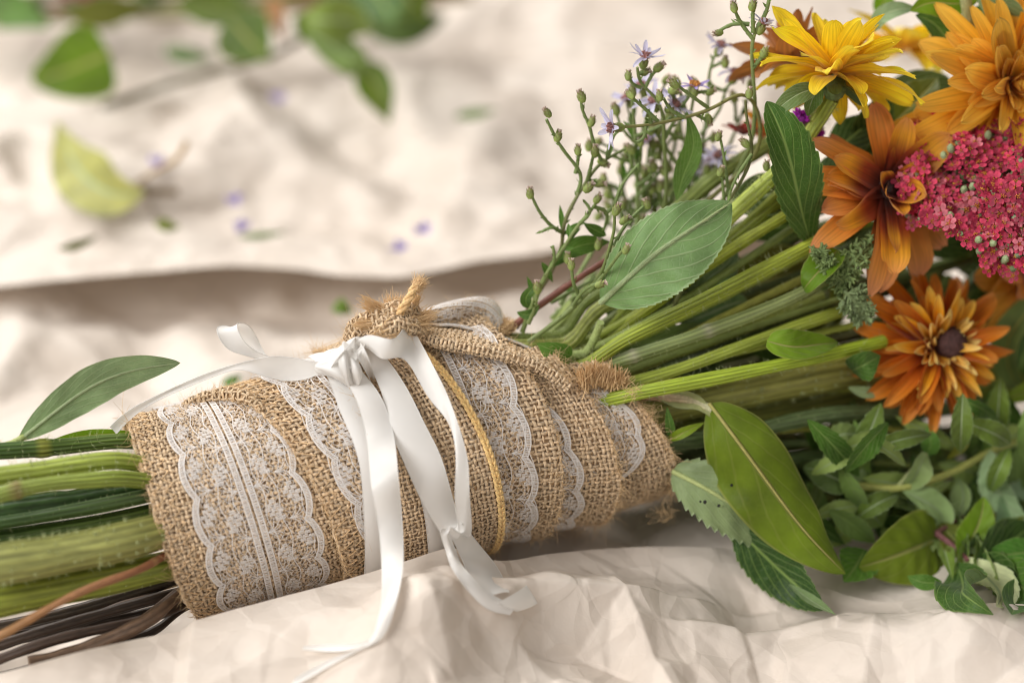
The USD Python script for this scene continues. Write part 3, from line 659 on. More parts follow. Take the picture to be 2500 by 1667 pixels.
rib('wrap_turn', [(760, 895, 815, 885, h(.0055)), (772, 901, 832, 905, h(.0050)), (806, 943, 868, 950, h(.0046)), (827, 1003, 893, 1010, h(.0044)), (853, 1067, 915, 1070, h(.0052)), (872, 1131, 930, 1130, h(.0056)), (879, 1203, 936, 1200, h(.0058)), (881, 1313, 938, 1310, h(.0060)), (876, 1400, 936, 1392, h(.0062))], label='ribbon turn lying flat round the wrap')
rib('wrap_turn', [(960, 1080, 1015, 1060, h(.0052)), (1000, 1160, 1050, 1140, h(.0055)), (1022, 1220, 1070, 1210, h(.0058)), (1033, 1300, 1082, 1285, h(.0060)), (1036, 1352, 1088, 1340, h(.0060))], label='narrow ribbon turn showing low on the wrap')
rib('tail', [(795, 905, 840, 890, h(.008)), (805, 930, 868, 920, h(.009)), (840, 962, 897, 956, h(.010)), (872, 1011, 929, 995, h(.010)), (891, 1097, 953, 1060, h(.009)), (908, 1203, 972, 1150, q(.0445)), (921, 1270, 981, 1250, q(.0465)), (929, 1340, 985, 1325, q(.052)),
             (932, 1440, 979, 1421, p(.005)), (922, 1515, 959, 1498, p(.004)), (900, 1566, 932, 1556, p(.0022)), (850, 1600, 885, 1582, p(.0018)), (770, 1645, 800, 1612, p(.0018)), (690, 1690, 720, 1655, p(.002))], n=150, label='long front tail hanging over the paper')
rib('tail', [(905, 1566, 925, 1550, p(.0012)), (870, 1582, 880, 1568, p(.0015)), (800, 1590, 800, 1572, p(.0015)), (738, 1584, 740, 1578, p(.0015))], n=50, label='ribbon end curling left on the paper')
rib('tail', [(885, 872, 895, 858, h(.009)), (905, 930, 915, 880, h(.010)), (932, 990, 963, 931, h(.009)), (942, 1040, 1003, 990, h(.0085)), (957, 1085, 1030, 1045, h(.009)), (985, 1150, 1058, 1100, h(.010)), (1020, 1215, 1078, 1165, h(.011)), (1066, 1270, 1096, 1235, h(.012)), (1098, 1308, 1125, 1275, q(.052)), (1125, 1360, 1165, 1322, p(.006)), (1150, 1410, 1206, 1372, p(.003)), (1190, 1458, 1243, 1445, p(.002))], n=120, label='middle tail crossing down to the right')
rib('loop', [(872, 846, 868, 834, q(.010)), (900, 852, 905, 818, q(.014)), (935, 876, 955, 828, q(.019)), (981, 931, 1004, 868, h(.014)), (1032, 992, 1046, 926, h(.013)), (1072, 1040, 1076, 992, h(.015)), (1081, 1075, 1090, 1040, h(.018)), (1078, 1120, 1105, 1110, h(.020)), (1070, 1182, 1104, 1165, h(.020)), (1071, 1240, 1098, 1235, h(.019)), (1076, 1290, 1098, 1285, q(.055)),
             (1090, 1350, 1112, 1342, p(.010)), (1112, 1400, 1140, 1395, p(.007)), (1146, 1445, 1176, 1432, p(.004)), (1193, 1487, 1214, 1458, p(.002)), (1245, 1500, 1258, 1476, p(.002))], n=170, label='right hand loop falling into a twisted tail')
rib('tail', [(1215, 1470, 1285, 1428, p(.004)), (1240, 1485, 1300, 1450, p(.003)), (1262, 1492, 1312, 1472, p(.002))], n=30, label='square cut ribbon tip on the paper')
rib('loop', [(655, 886, 660, 872, q(-.004)), (600, 868, 628, 858, q(-.004)), (552, 848, 594, 830, q(-.005)), (530, 812, 579, 797, q(-.008)), (537, 796, 590, 789, q(-.013)), (568, 803, 612, 800, q(-.017)), (606, 850, 634, 838, q(-.016)), (648, 890, 655, 872, q(-.011)), (700, 900, 705, 882, q(-.006))], n=120, label='small loop standing up behind the wrap')
rib('tail', [(795, 905, 792, 884, q(.004)), (752, 924, 765, 882, q(.003)), (704, 930, 725, 874, q(.001)), (642, 918, 660, 870, q(.0)), (590, 903, 610, 880, q(-.002)), (550, 909, 560, 893, q(-.004)), (470, 940, 470, 925, q(-.006)), (385, 978, 392, 961, q(-.008)), (335, 1010, 330, 992, q(-.008)), (300, 1042, 288, 1022, q(-.008)), (284, 1060, 268, 1042, q(-.008))], n=140, label='tail streaming left behind the wrap')
# the knot of the bow: crossing folds of the same ribbon
kn = group_of('knot', satin)
rib('knot_fold', [(800, 912, 835, 925, q(.012)), (812, 890, 848, 908, q(.016)), (832, 864, 866, 884, q(.018)), (852, 842, 882, 858, q(.017)), (866, 826, 892, 838, q(.010)), (872, 826, 892, 836, q(.002))], kn, 50, cup=.0024)
rib('knot_fold', [(836, 850, 852, 842, q(.010)), (826, 872, 850, 868, q(.0165)), (828, 895, 852, 895, q(.0185)), (836, 918, 856, 915, q(.018)), (842, 935, 858, 930, q(.014))], kn, 40, cup=.0018)
rib('knot_fold', [(858, 850, 880, 838, q(.015)), (870, 868, 893, 858, q(.0185)), (884, 892, 904, 885, q(.018)), (900, 920, 912, 912, q(.015)), (908, 938, 914, 934, q(.011))], kn, 40, cup=-.0014)
rib('knot_fold', [(852, 885, 868, 876, q(.017)), (858, 905, 880, 895, q(.0195)), (862, 922, 884, 918, q(.0185)), (862, 940, 876, 938, q(.0145))], kn, 36, cup=.0016)
rib('knot_fold', [(788, 906, 792, 886, q(.008)), (806, 916, 816, 884, q(.013)), (822, 926, 840, 892, q(.0155)), (838, 936, 858, 910, q(.015)), (850, 946, 866, 928, q(.011))], kn, 40, cup=.0026)
mb = MB()
mb.tube(catm(Qs([(780, 898, .003), (812, 895, .008), (845, 878, .010), (868, 850, .008), (880, 836, .002)]), 40), np.interp(np.linspace(0, 1, 40), [0, .4, 1], [.002, .0042, .002]), 14, rough=.5, seed=3)
mb.build('knot_core', SATIN, kn)

# ---------------------------------------------------------------- plant builders
LF_GREY = leaf_mat('leaf_grey_green', (0.12, 0.20, 0.045), (0.235, 0.335, 0.155), (0.40, 0.50, 0.27), side=6, veinw=0.45)
LF_DARK = leaf_mat('leaf_dark_green', (0.050, 0.125, 0.012), (0.17, 0.26, 0.10), (0.22, 0.33, 0.08), side=6, veinw=0.6)
LF_OLIVE = leaf_mat('leaf_olive', (0.185, 0.235, 0.012), (0.20, 0.26, 0.07), (0.36, 0.37, 0.10), side=4, veinw=0.16, trans=0.35)
LF_MINT = leaf_mat('leaf_mint', (0.14, 0.21, 0.035), (0.30, 0.385, 0.165), (0.40, 0.50, 0.28), side=8, veinw=0.35)
def orient(mb_or_mesh, want_front):
    v, f = mb_or_mesh
    n = np.cross(v[f[:, 1]] - v[f[:, 0]], v[f[:, 2]] - v[f[:, 0]])
    s = (n * unit(EYE - v[f].mean(1))).sum()
    return (v, f if (s > 0) == want_front else f[:, ::-1])
def leaf(mid, hw, material, parent=None, name='leaf', under=False, fold=0.25, tilt=0.0, twist=0.0, face=None, prof=(0.85, 0.98), serr=0.0, ns=14, wave=0.0, curl=0.0, tint=(1, 1, 1), seed=0, skew=0.0, raw=False, nt=None, **tags):
    """mid: places (px, py, off) along the midrib from base to tip (or metres with raw); hw: half width in photograph pixels; tilt and twist in degrees about the midrib"""
    if not raw:
        mid = [rest(P) if m_[1] > 1290 and m_[0] > 1650 else P for m_, P in zip(mid, Qs(mid))]
    M = catm(mid, nt or (120 if serr else 44))
    n = len(M); t = np.linspace(0, 1, n); T = unit(np.gradient(M, axis=0))
    F = unit(EYE - M) if face is None else np.broadcast_to(unit(np.array(face, float)), M.shape)
    W = unit(np.cross(T, F)); N = np.cross(W, T)
    a = np.radians(tilt + twist * t)[:, None]
    W, N = np.cos(a) * W + np.sin(a) * N, np.cos(a) * N - np.sin(a) * W
    w = np.sin(np.pi * np.clip(t, 0, 1) ** prof[0]) ** prof[1]
    w = hw * PXM * (w / w.max() * 0.985 + 0.015)
    u = np.linspace(-1, 1, 15); r = np.random.default_rng(seed)
    tooth = 1 - serr * (1 - (t * ns) % 1.0)
    ed = np.where(np.abs(u)[None] > 0.99, tooth[:, None], 1 - serr * 0.5 * (np.abs(u)[None] > 0.85))
    ph = r.uniform(0, 6, 2)
    x = u[None] * w[:, None] * (ed if serr else 1) * (1 + skew * np.sign(u)[None])
    z = fold * np.abs(u)[None] * w[:, None] + wave * w[:, None] * np.sin(t[:, None] * 17 + ph[0] + u[None] * 2.0) * np.abs(u)[None] ** 2 + curl * w[:, None] * u[None] ** 2 \
        + 0.05 * w[:, None] * np.sin((t[:, None] * 6 - np.abs(u)[None] * 1.1) * 6.28) * np.minimum(np.abs(u)[None] * 2, 1) * 0.5
    P = M[:, None] + x[..., None] * W[:, None] + z[..., None] * N[:, None]
    if serr: P = P + (np.abs(u)[None] > 0.99)[..., None] * (T * (w * serr * 0.5)[:, None])[:, None]
    uu, vv = np.meshgrid(t, (u + 1) / 2, indexing='ij')
    mb = MB(); mb.grid(P, np.stack([uu, vv], -1), tint)
    v, f = orient(mb.mesh(), not under)
    o = obj(name, (v, f), material, parent, True, np.vstack(mb.uv), np.vstack(mb.c), **tags)
    return o, M, w, N
def midrib(M, w, N, parent, color, rad=0.0006, side=1.0):
    mb = MB(); k = int(len(M) * 0.95)
    mb.tube(M[:k] + N[:k] * rad * 0.3 * side, np.linspace(rad, rad * 0.25, k), 6, col=color)
    return mb.build('midrib', STEM, parent)
def hairs(P, N, n, ln, parent, seed, width=0.00006, lean=None):
    r = np.random.default_rng(seed); i = r.integers(0, len(P), n)
    d = unit(N[i] + r.normal(0, 0.35, (n, 3)) + (0 if lean is None else lean)); q = np.linspace(0, 1, 4)[None, :, None]; c = unit(r.normal(0, 1, (n, 3)))
    L = (ln * r.uniform(0.5, 1.2, n))[:, None, None]
    return curves('hairs', P[i][:, None] + d[:, None] * q * L + c[:, None] * q ** 2 * L * 0.25, width, HAIR, parent, kind='stuff')
_hs = np.linspace(0, HL, 300); _ht = cKDTree(HCEN(_hs)); S_IN, S_OUT = float(ST([(400, 1260)])[0][0]) + .002, float(ST([(1500, 1050)])[0][0])
def tuck(p, rad):
    """keeps a stem inside the wrap where it runs through it"""
    d, i = _ht.query(p); s = _hs[i]; c = HCEN(s); T = unit(HCEN(s, 1))
    along = ((p - c) * T).sum(1); v = p - c - along[:, None] * T; dist = np.linalg.norm(v, axis=1)
    so = s + along
    lim = HRAD(s) - rad - 0.0035 + 1.0 * np.maximum(S_IN - so, 0) + 1.6 * np.maximum(so - S_OUT, 0)
    k = np.minimum(1, lim / np.maximum(dist, 1e-9))
    q_ = c + along[:, None] * T + v * k[:, None]
    s_ = np.stack([gaussian_filter(q_[:, j], 3.0, mode='nearest') for j in range(3)], 1)
    return s_ if k.min() < .999 else p
def stem(path, rpx, color, parent, name='stem', ribs=9, ribd=0.10, hair=0, hl=0.0013, raw=False, taper=0.85, n=None, seed=0, tip=None, hw=0.00009, inside=True, node=(), nodecol=(0.2, 0.09, 0.05)):
    p = catm(path if raw else Qs(path), n or max(24, 14 * len(path)))
    if not raw and inside: p = tuck(p, rpx * PXM)
    n = len(p); t = np.linspace(0, 1, n)
    wob = 1 + 0.05 * np.sin(t * 23 + seed) + 0.04 * np.sin(t * 51 + seed * 2)
    rad = rpx * PXM * np.linspace(1, taper, n) * wob
    c0, c1 = np.array(color), np.array(tip if tip is not None else color)
    col = c0 + (c1 - c0) * t[:, None]
    for a in node:
        g = np.exp(-((t - a) / 0.005) ** 2)[:, None]; col = col * (1 - 0.8 * g) + np.array(nodecol) * 0.8 * g; rad = rad * (1 + 0.22 * g[:, 0])
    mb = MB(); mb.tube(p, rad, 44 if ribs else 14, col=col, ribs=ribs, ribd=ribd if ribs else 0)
    s = mb.build(name, STEM, parent)
    if hair:
        r = np.random.default_rng(seed + 5); T = unit(np.gradient(p, axis=0)); m = 600
        i = r.integers(0, n, m); a = unit(np.cross(T[i], r.normal(0, 1, (m, 3))))
        hairs(p[i] + a * rad[i][:, None] * 0.95, a, hair, hl, s, seed, hw)
    return s, p
def petal(mb, C, A, az, beta, L, W, curl=0.3, cup=0.25, cols=((1, .5, 0),) * 3, tipw=0.55, seed=0, ridge=0.05, base=0.0, ruffle=0.0, twist=0.0, X=None):
    """one petal from centre C of a flower facing A; az round it, beta above its plane, bending back by curl"""
    A = unit(np.array(A, float)); ref = np.array([0, 0, 1.0]) if abs(A[2]) < 0.9 else np.array([1.0, 0, 0])
    E1 = unit(np.cross(ref, A)); E2 = np.cross(A, E1)
    D = math.cos(az) * E1 + math.sin(az) * E2; S = np.cross(A, D)
    n, m = 16, 9; t = np.linspace(0, 1, n)
    ang = beta - curl * t ** 1.3
    ds = L / (n - 1)
    x = np.concatenate([[0], np.cumsum(np.cos(ang[:-1]) * ds)]); z = np.concatenate([[0], np.cumsum(np.sin(ang[:-1]) * ds)])
    M = C + (base + x)[:, None] * D + z[:, None] * A
    Nn = -np.sin(ang)[:, None] * D + np.cos(ang)[:, None] * A
    w = W / 2 * (0.30 + 0.70 * np.sin(np.pi * np.clip(t * 0.93, 0, 1) ** 0.9) ** 0.7) * np.where(t > 0.8, np.sqrt(np.clip(1 - ((t - 0.8) / 0.205) ** 2, 0.0, 1)) * (1 - tipw * 0.0), 1)
    u = np.linspace(-1, 1, m); tw = twist * t
    Sx = np.cos(tw)[:, None] * S + np.sin(tw)[:, None] * Nn; Nx = np.cos(tw)[:, None] * Nn - np.sin(tw)[:, None] * S
    zz = cup * np.abs(u)[None] ** 1.6 * w[:, None] + ridge * W * np.cos(u[None] * np.pi * 2.5) * np.sin(np.pi * t)[:, None] + ruffle * W * np.sin(t[:, None] * 9 + seed) * u[None] * t[:, None]
    P = M[:, None] + (u[None] * w[:, None])[..., None] * Sx[:, None] + zz[..., None] * Nx[:, None]
    tip_notch = -0.04 * L * (np.cos(u * np.pi * 3) + 1) / 2
    P[-3:] += (tip_notch[None, :, None] * np.array([0.2, 0.6, 1.0])[:, None, None]) * D
    cs = np.array(cols, float); k = np.linspace(0, 1, len(cs))
    col = np.stack([np.interp(t, k, cs[:, c]) for c in range(3)], -1)[:, None] * np.ones((1, m, 1))
    uu, vv = np.meshgrid(t + seed * 3.1, (u + 1) / 2 + seed * 1.7, indexing='ij')
    mb.grid(P, np.stack([uu, vv], -1), col)
def flower(parent, C, A, whorls, seed, mat_=PETAL):
    """whorls: dicts of n, beta, L, W (photograph pixels), curl, cup, cols, keep (azimuth test)"""
    r = np.random.default_rng(seed); k = 0
    for wh in whorls:
        for i in range(wh['n']):
            az = (i + r.uniform(-0.25, 0.25)) / wh['n'] * 2 * math.pi + wh.get('ph', r.uniform(0, 1))
            mb = MB(); j = r.normal(0, 1, 6); g = 1 + 0.10 * r.normal()
            cols = np.clip(np.array(wh['cols']) * g, 0, 1)
            petal(mb, C, A, az, wh['beta'] + 0.16 * j[0], wh['L'] * PXM * (1 + 0.10 * j[1]), wh['W'] * PXM * (1 + 0.12 * j[2]), wh.get('curl', 0.3) + 0.22 * j[3], wh.get('cup', 0.3) + 0.1 * j[4], cols, seed=float(r.uniform(0, 9)),
                  base=wh.get('base', 0) * PXM, ruffle=wh.get('ruffle', 0.04), twist=wh.get('tw', 0.15) * j[5], ridge=wh.get('ridge', 0.035))
            mb.build('petal', mat_, parent); k += 1
def blob(C, A, r, h, color, material, parent, name, seed=0, bump=0.25, n=24):
    import trimesh
    s = trimesh.creation.icosphere(3, 1.0); v = np.array(s.vertices)
    A = unit(np.array(A, float)); E1 = unit(np.cross(A, [0.3, 0.5, 0.8])); E2 = np.cross(A, E1)
    k = 1 + bump * (meshkit.noise(v * 5 + seed, seed) - 0.5)
    P = C + (v[:, :1] * E1 + v[:, 1:2] * E2) * r * k[:, None] + v[:, 2:] * A * h * k[:, None]
    return obj(name, (P, np.array(s.faces)), material, parent, True, np.zeros((len(P), 2)), np.broadcast_to(np.array(color), P.shape) * (0.7 + 0.6 * meshkit.noise(v * 9, seed)[:, None]))
VIEW = lambda P: unit(EYE - P)
def axis(P, toward, right, up):
    return unit(toward * VIEW(P) + right * RIGHT + up * UPV)

# ---------------------------------------------------------------- flowers with their stems running through the wrap
LIME, GREEN, GREY, OLIVE, DARK, BROWN = (0.38, 0.46, 0.04), (0.30, 0.36, 0.06), (0.23, 0.28, 0.10), (0.30, 0.29, 0.07), (0.045, 0.095, 0.02), (0.085, 0.05, 0.03)
def through(left, right, m=0.55):
    """joins a cut end left of the wrap and a stem right of it by a way through the wrap"""
    a, b = left[-1], right[0]
    f = lambda t: (a[0] + (b[0] - a[0]) * t, a[1] + (b[1] - a[1]) * t - 30 * math.sin(math.pi * t) * 0, (a[2] + (b[2] - a[2]) * t) * m)
    return left + [f(0.35), f(0.68)] + right
YEL = ((0.80, 0.40, 0.006), (0.94, 0.64, 0.012), (0.96, 0.74, 0.03)); GOLD = ((0.55, 0.18, 0.008), (0.88, 0.45, 0.025), (0.90, 0.52, 0.07))
RUST = ((0.10, 0.010, 0.003), (0.22, 0.022, 0.005), (0.64, 0.20, 0.02), (0.72, 0.28, 0.05), (0.68, 0.27, 0.12)); FLAME = ((0.14, 0.010, 0.002), (0.30, 0.035, 0.003), (0.60, 0.135, 0.004), (0.68, 0.20, 0.008), (0.72, 0.28, 0.04))
GILT = ((0.22, 0.02, 0.003), (0.55, 0.13, 0.004), (0.84, 0.38, 0.012), (0.90, 0.58, 0.10))
TIPS = ((0.35, 0.06, 0.004), (0.80, 0.40, 0.02), (0.92, 0.70, 0.24))
RUSTI = ((0.07, 0.006, 0.002), (0.11, 0.012, 0.003), (0.34, 0.045, 0.006), (0.82, 0.38, 0.02), (0.74, 0.31, 0.07))
BRN = ((0.30, 0.10, 0.01), (0.50, 0.20, 0.03), (0.44, 0.17, 0.05))

# yellow double flower, upper middle of the blooms
t = thing('yellow_flower', 'bright yellow double flower seen from the side on a hairy green stem', 'flower')
stem(through([(-80, 1172, .012), (150, 1140, .012), (370, 1104, .012)], [(1300, 960, -.006), (1560, 730, -.004), (1720, 590, 0), (1800, 510, .002), (1905, 415, .003), (1985, 315, .003), (2038, 232, .003)]), 20, GREEN, t, ribs=9, hair=3000, hl=.0021, tip=(0.44, 0.52, 0.09), seed=1)
C = Q(2035, 185, .003)
flower(t, C, axis(C, -0.10, 0.05, 1.0), [dict(n=15, beta=0.12, L=222, W=60, curl=0.55, cols=YEL, ph=0.2, ruffle=.10, tw=.5), dict(n=9, beta=-0.30, L=150, W=54, curl=0.7, cols=YEL, ruffle=.10, tw=.5), dict(n=13, beta=0.55, L=190, W=60, curl=0.35, cols=YEL, ruffle=.10, tw=.5), dict(n=10, beta=0.95, L=165, W=50, curl=0.2, cols=YEL)], 11)
for k, az in enumerate((0.4, 1.6, 2.6, 3.6, 4.7, 5.6)):
    mb = MB(); petal(mb, C - 0.002 * UPV, axis(C, -0.10, 0.05, 1.0), az, -0.25, 95 * PXM, 38 * PXM, 0.7, -0.2, ((0.10, 0.16, 0.05), (0.13, 0.20, 0.07), (0.12, 0.19, 0.06))); mb.build('sepal', PETAL, t)
blob(C - 0.0035 * UPV, UPV, 30 * PXM, 34 * PXM, (0.14, 0.20, 0.07), TINT, t, 'flower_base')
P0 = np.array([C - 0.004 * UPV + 0.004 * unit(np.random.default_rng(3).normal(0, 1, 3)) for _ in range(1)])
# brown-orange flower half hidden behind it
t = thing('bronze_flower', 'bronze flower half hidden behind the yellow one', 'flower')
C = Q(1940, 160, -.022)
flower(t, C, axis(C, -0.2, -0.25, 1.0), [dict(n=12, beta=0.25, L=165, W=88, curl=0.1, cols=BRN, ph=0.1), dict(n=9, beta=0.9, L=140, W=60, curl=0.1, cols=BRN)], 12)
# golden double flower at the right edge
t = thing('golden_flower', 'large golden orange double flower at the upper right of the bouquet', 'flower')
C = Q(2465, 205, .008)
A = axis(C, 0.75, 0.45, -0.05)
flower(t, C, A, [dict(n=26, beta=-0.05, L=265, W=64, curl=0.25, cols=GOLD), dict(n=22, beta=0.22, L=222, W=60, curl=0.2, cols=GOLD), dict(n=18, beta=0.5, L=172, W=52, curl=0.15, cols=GOLD), dict(n=13, beta=0.8, L=115, W=46, curl=-0.2, cols=GOLD, cup=.5), dict(n=9, beta=1.1, L=75, W=36, curl=-0.3, cols=GOLD, cup=.6)], 13)
blob(C, A, 30 * PXM, 22 * PXM, (0.20, 0.05, 0.01), TINT, t, 'flower_centre')
stem([(2440, 230, -.01), (2380, 120, -.012), (2360, 20, -.01), (2350, -60, -.01)], 17, (0.42, 0.45, 0.22), t, ribs=0)
# soft yellow flower farther back
t = thing('yellow_flower', 'blurred yellow flower far behind, between the yellow and golden blooms', 'flower')
C = Q(2215, 130, -.055)
flower(t, C, axis(C, 0.1, 0.2, 1.0), [dict(n=12, beta=0.5, L=165, W=74, curl=0.4, cols=YEL), dict(n=10, beta=0.0, L=165, W=70, curl=0.5, cols=YEL)], 14)
# orange flower with maroon heart
t = thing('rust_orange_flower', 'rust orange flower with maroon heart, left of the pink cluster', 'flower')
stem(through([(-80, 1105, -.004), (150, 1090, -.004), (360, 1064, -.004)], [(1320, 915, .014), (1500, 838, .016), (1700, 742, .016), (1900, 640, .014), (2085, 538, .010), (2150, 490, .002)]), 18, DARK, t, ribs=11, ribd=.13, hair=1500, hl=.0026, tip=(0.43, 0.50, 0.05), seed=2, hw=.00007, node=(.075,), nodecol=(.35, .33, .05))
C = Q(2168, 462, .014)
A = axis(C, 0.80, 0.52, 0.05)
flower(t, C, A, [dict(n=15, beta=-0.05, L=236, W=74, curl=0.25, cols=RUST, ph=0.3, ridge=.02, ruffle=.10, tw=.4), dict(n=12, beta=0.35, L=190, W=72, curl=0.2, cols=RUSTI, ridge=.02, ruffle=.10, tw=.4), dict(n=5, beta=0.8, L=110, W=56, curl=-0.2, cols=RUSTI, cup=.6)], 15)
blob(C, A, 34 * PXM, 26 * PXM, (0.045, 0.012, 0.008), TINT, t, 'flower_centre')
# double flame flower
t = thing('flame_orange_flower', 'shaggy double orange flower with dark brown cone below the pink cluster', 'flower')
stem(through([(-80, 1232, .020), (80, 1186, .020), (220, 1172, .020), (380, 1150, .020)], [(1500, 968, .030), (1750, 922, .032), (2000, 870, .032), (2170, 830, .026)]), 17, (0.22, 0.27, 0.05), t, ribs=11, ribd=.12, hair=700, hl=.0018, tip=(0.40, 0.52, 0.04), seed=3, node=(.055,))
C = Q(2285, 848, .030)
A = axis(C, 0.85, 0.42, 0.08)
flower(t, C, A, [dict(n=27, beta=-0.12, L=208, W=47, curl=0.35, cols=FLAME, cup=.6, ruffle=.10, tw=.4), dict(n=24, beta=0.15, L=182, W=40, curl=0.25, cols=FLAME, cup=.7, ruffle=.10, tw=.4), dict(n=22, beta=0.42, L=148, W=31, curl=0.1, cols=GILT, cup=.9, ruffle=.08, tw=.4), dict(n=20, beta=0.7, L=110, W=23, curl=-0.2, cols=TIPS, cup=1.0, base=12), dict(n=12, beta=0.9, L=72, W=22, curl=-0.5, cols=TIPS, cup=1.1, base=18)], 16)
blob(C + A * 0.002 + RIGHT * 0.004 + UPV * .001, A, 42 * PXM, 40 * PXM, (0.075, 0.032, 0.028), tint_mat('cone', (1, 1, 1), 0.8, nscale=2500, namp=0.5, bump=0.0006), t, 'cone', bump=.15)
# orange flower at the right edge, below the cluster
t = thing('rust_orange_flower', 'orange flower cut by the right edge just under the pink cluster', 'flower')
C = Q(2500, 640, .006)
flower(t, C, axis(C, 0.55, 0.7, -0.1), [dict(n=11, beta=0.0, L=195, W=105, curl=0.3, cols=((.14, .015, .003), (.58, .20, .012), (.68, .30, .02), (.62, .27, .05)), ridge=.02, ph=.2), dict(n=8, beta=0.4, L=140, W=80, curl=0.2, cols=RUST)], 17)
# two far small ones seen between the stems, one in the corner
t = thing('orange_flower', 'small blurred orange and red flower deep between the stems', 'flower')
C = Q(1880, 355, -.045)
flower(t, C, axis(C, 0.2, 0.6, 0.5), [dict(n=9, beta=0.1, L=120, W=70, curl=0.3, cols=((.25, .03, .01), (.62, .22, .01), (.70, .34, .015)))], 18)
t = thing('red_flower', 'tiny dark red petals deep among the aster stems', 'flower')
C = Q(1812, 330, -.03)
flower(t, C, axis(C, 0.3, 0.2, 0.8), [dict(n=7, beta=0.5, L=55, W=36, curl=0.3, cols=((.15, .01, .01), (.35, .03, .015), (.35, .04, .02)))], 19)
t = thing('orange_flower', 'orange flower in the upper right corner of the bouquet', 'flower')
C = Q(2545, 40, -.01)
flower(t, C, axis(C, 0.4, 0.5, 0.3), [dict(n=10, beta=0.2, L=110, W=60, curl=0.3, cols=((.30, .04, .01), (.70, .24, .01), (.76, .34, .02)))], 20)
# magenta globes
for k, (x, y, o, rr, lab) in enumerate(((1956, 290, .000, 26, 'magenta globe bloom beside the stem under the yellow flower'), (1992, 325, -.004, 24, 'dark purple globe bloom tucked behind the dark leaf'), (2372, 38, -.02, 24, 'small purple bloom behind the golden flower'))):
    t = thing('globe_flower', lab, 'flower'); C = Q(x, y, o); r = np.random.default_rng(k)
    mb = MB()
    for i in range(80):
        d = unit(r.normal(0, 1, 3)); d = unit(d + 0.5 * UPV)
        petal(mb, C, d, r.uniform(0, 6), 1.2, rr * PXM * r.uniform(.8, 1.2), 9 * PXM, 0.1, 0.3, ((.20, .01, .25), (.48, .015, .52), (.62, .05, .66)))
    mb.build('bloom', PETAL, t); blob(C, UPV, rr * .6 * PXM, rr * .6 * PXM, (.2, .01, .22), TINT, t, 'flower_centre')

# pink yarrow
t = thing('pink_yarrow', 'flat pink yarrow cluster of tiny yellow centred florets', 'flower')
stem(through([(-80, 1290, .016), (150, 1252, .016), (400, 1200, .016)], [(1400, 915, .012), (1600, 852, .018), (1800, 782, .020), (2000, 692, .020), (2120, 610, .012), (2290, 520, 0)]), 16, DARK, t, ribs=8, hair=1500, hl=.0009, tip=(0.33, 0.38, 0.14), seed=4, node=(.62, .70), nodecol=(.4, .38, .25))
YC = Q(2438, 462, .029); YA = axis(YC, 0.72, 0.10, 0.45)
e1 = unit(np.cross(YA, unit(0.72 * RIGHT - 0.70 * UPV))); e2 = np.cross(e1, YA)
r = np.random.default_rng(77)
def floret_mesh(seed, col, big):
    rr = np.random.default_rng(seed); mb = MB()
    n = 5
    for i in range(n):
        a = i / n * 2 * math.pi + rr.uniform(-.1, .1); L = rr.uniform(.9, 1.1); d = np.array([math.cos(a), math.sin(a), 0]); s = np.array([-d[1], d[0], 0])
        g = rr.uniform(.85, 1.2)
        v = [d * .18, d * .5 * L + s * .34, d * .92 * L + s * .30 + [0, 0, .12], d * 1.0 * L + [0, 0, .05], d * .92 * L - s * .30 + [0, 0, .12], d * .5 * L - s * .34, d * .55 * L + [0, 0, -.04]]
        mb.add(np.array(v), np.array([[0, 1, 6], [1, 2, 6], [2, 3, 6], [3, 4, 6], [4, 5, 6], [5, 0, 6]]), None, np.clip(np.array(col) * g * np.array([[1.0], [1], [1.35], [1.35], [1.35], [1], [.9]]), 0, 1))
    for i in range(7):
        a = i * 2.4; q = 0.21 * math.sqrt(i / 3.0)
        c = np.array([math.cos(a) * q, math.sin(a) * q, .16 - .1 * q])
        o = np.array([[.09, 0, 0], [-.045, .08, 0], [-.045, -.08, 0], [0, 0, .14]]) + c
        mb.add(o, np.array([[0, 1, 3], [1, 2, 3], [2, 0, 3]]), None, (.85, .46, .06))
    return mb
FLORET = tint_mat('floret_skin', (1, 1, 1), 0.6, trans=0.2, namp=0.15, nscale=900)
def dome(a, q, lift=0.0):
    rim = .86 + .30 * meshkit.noise(np.array([[math.cos(a) * 2.2, math.sin(a) * 2.2, 3.0]]), 4)[0]
    x, y = q * rim * math.cos(a) * 205 * PXM, q * rim * math.sin(a) * 282 * PXM
    lumpy = meshkit.noise(np.array([[x * 125, y * 125, 1.0]]), 9)[0] - .5
    P = YC + e1 * x + e2 * y + YA * (0.0080 * (1 - q ** 2) + .0125 * lumpy + lift)
    return P, unit(YA + 0.45 * (e1 * x + e2 * y) / .03)
for k in range(300):
    a, q = k * 2.39996, math.sqrt((k + .5) / 300)
    P, N = dome(a, q, r.normal(0, .0010))
    if meshkit.noise(np.array([P * 230]), 21)[0] < .13: continue
    N = unit(N + r.normal(0, .34, 3)); u1 = unit(np.cross(N, r.normal(0, 1, 3))); u2 = np.cross(N, u1)
    pale = r.random() < .2
    col = np.array((.50, .042, .095)) * r.uniform(.65, 1.3) if not pale else np.array((.58, .16, .20))
    mb = floret_mesh(k, col, 1); s = 22 * PXM * r.uniform(.65, 1.12)
    v, f = mb.mesh(); v = P + s * (v[:, :1] * u1 + v[:, 1:2] * u2 + v[:, 2:] * N)
    obj('floret', (v, f), FLORET, t, False, np.vstack(mb.uv), np.vstack(mb.c))
mass = MB()
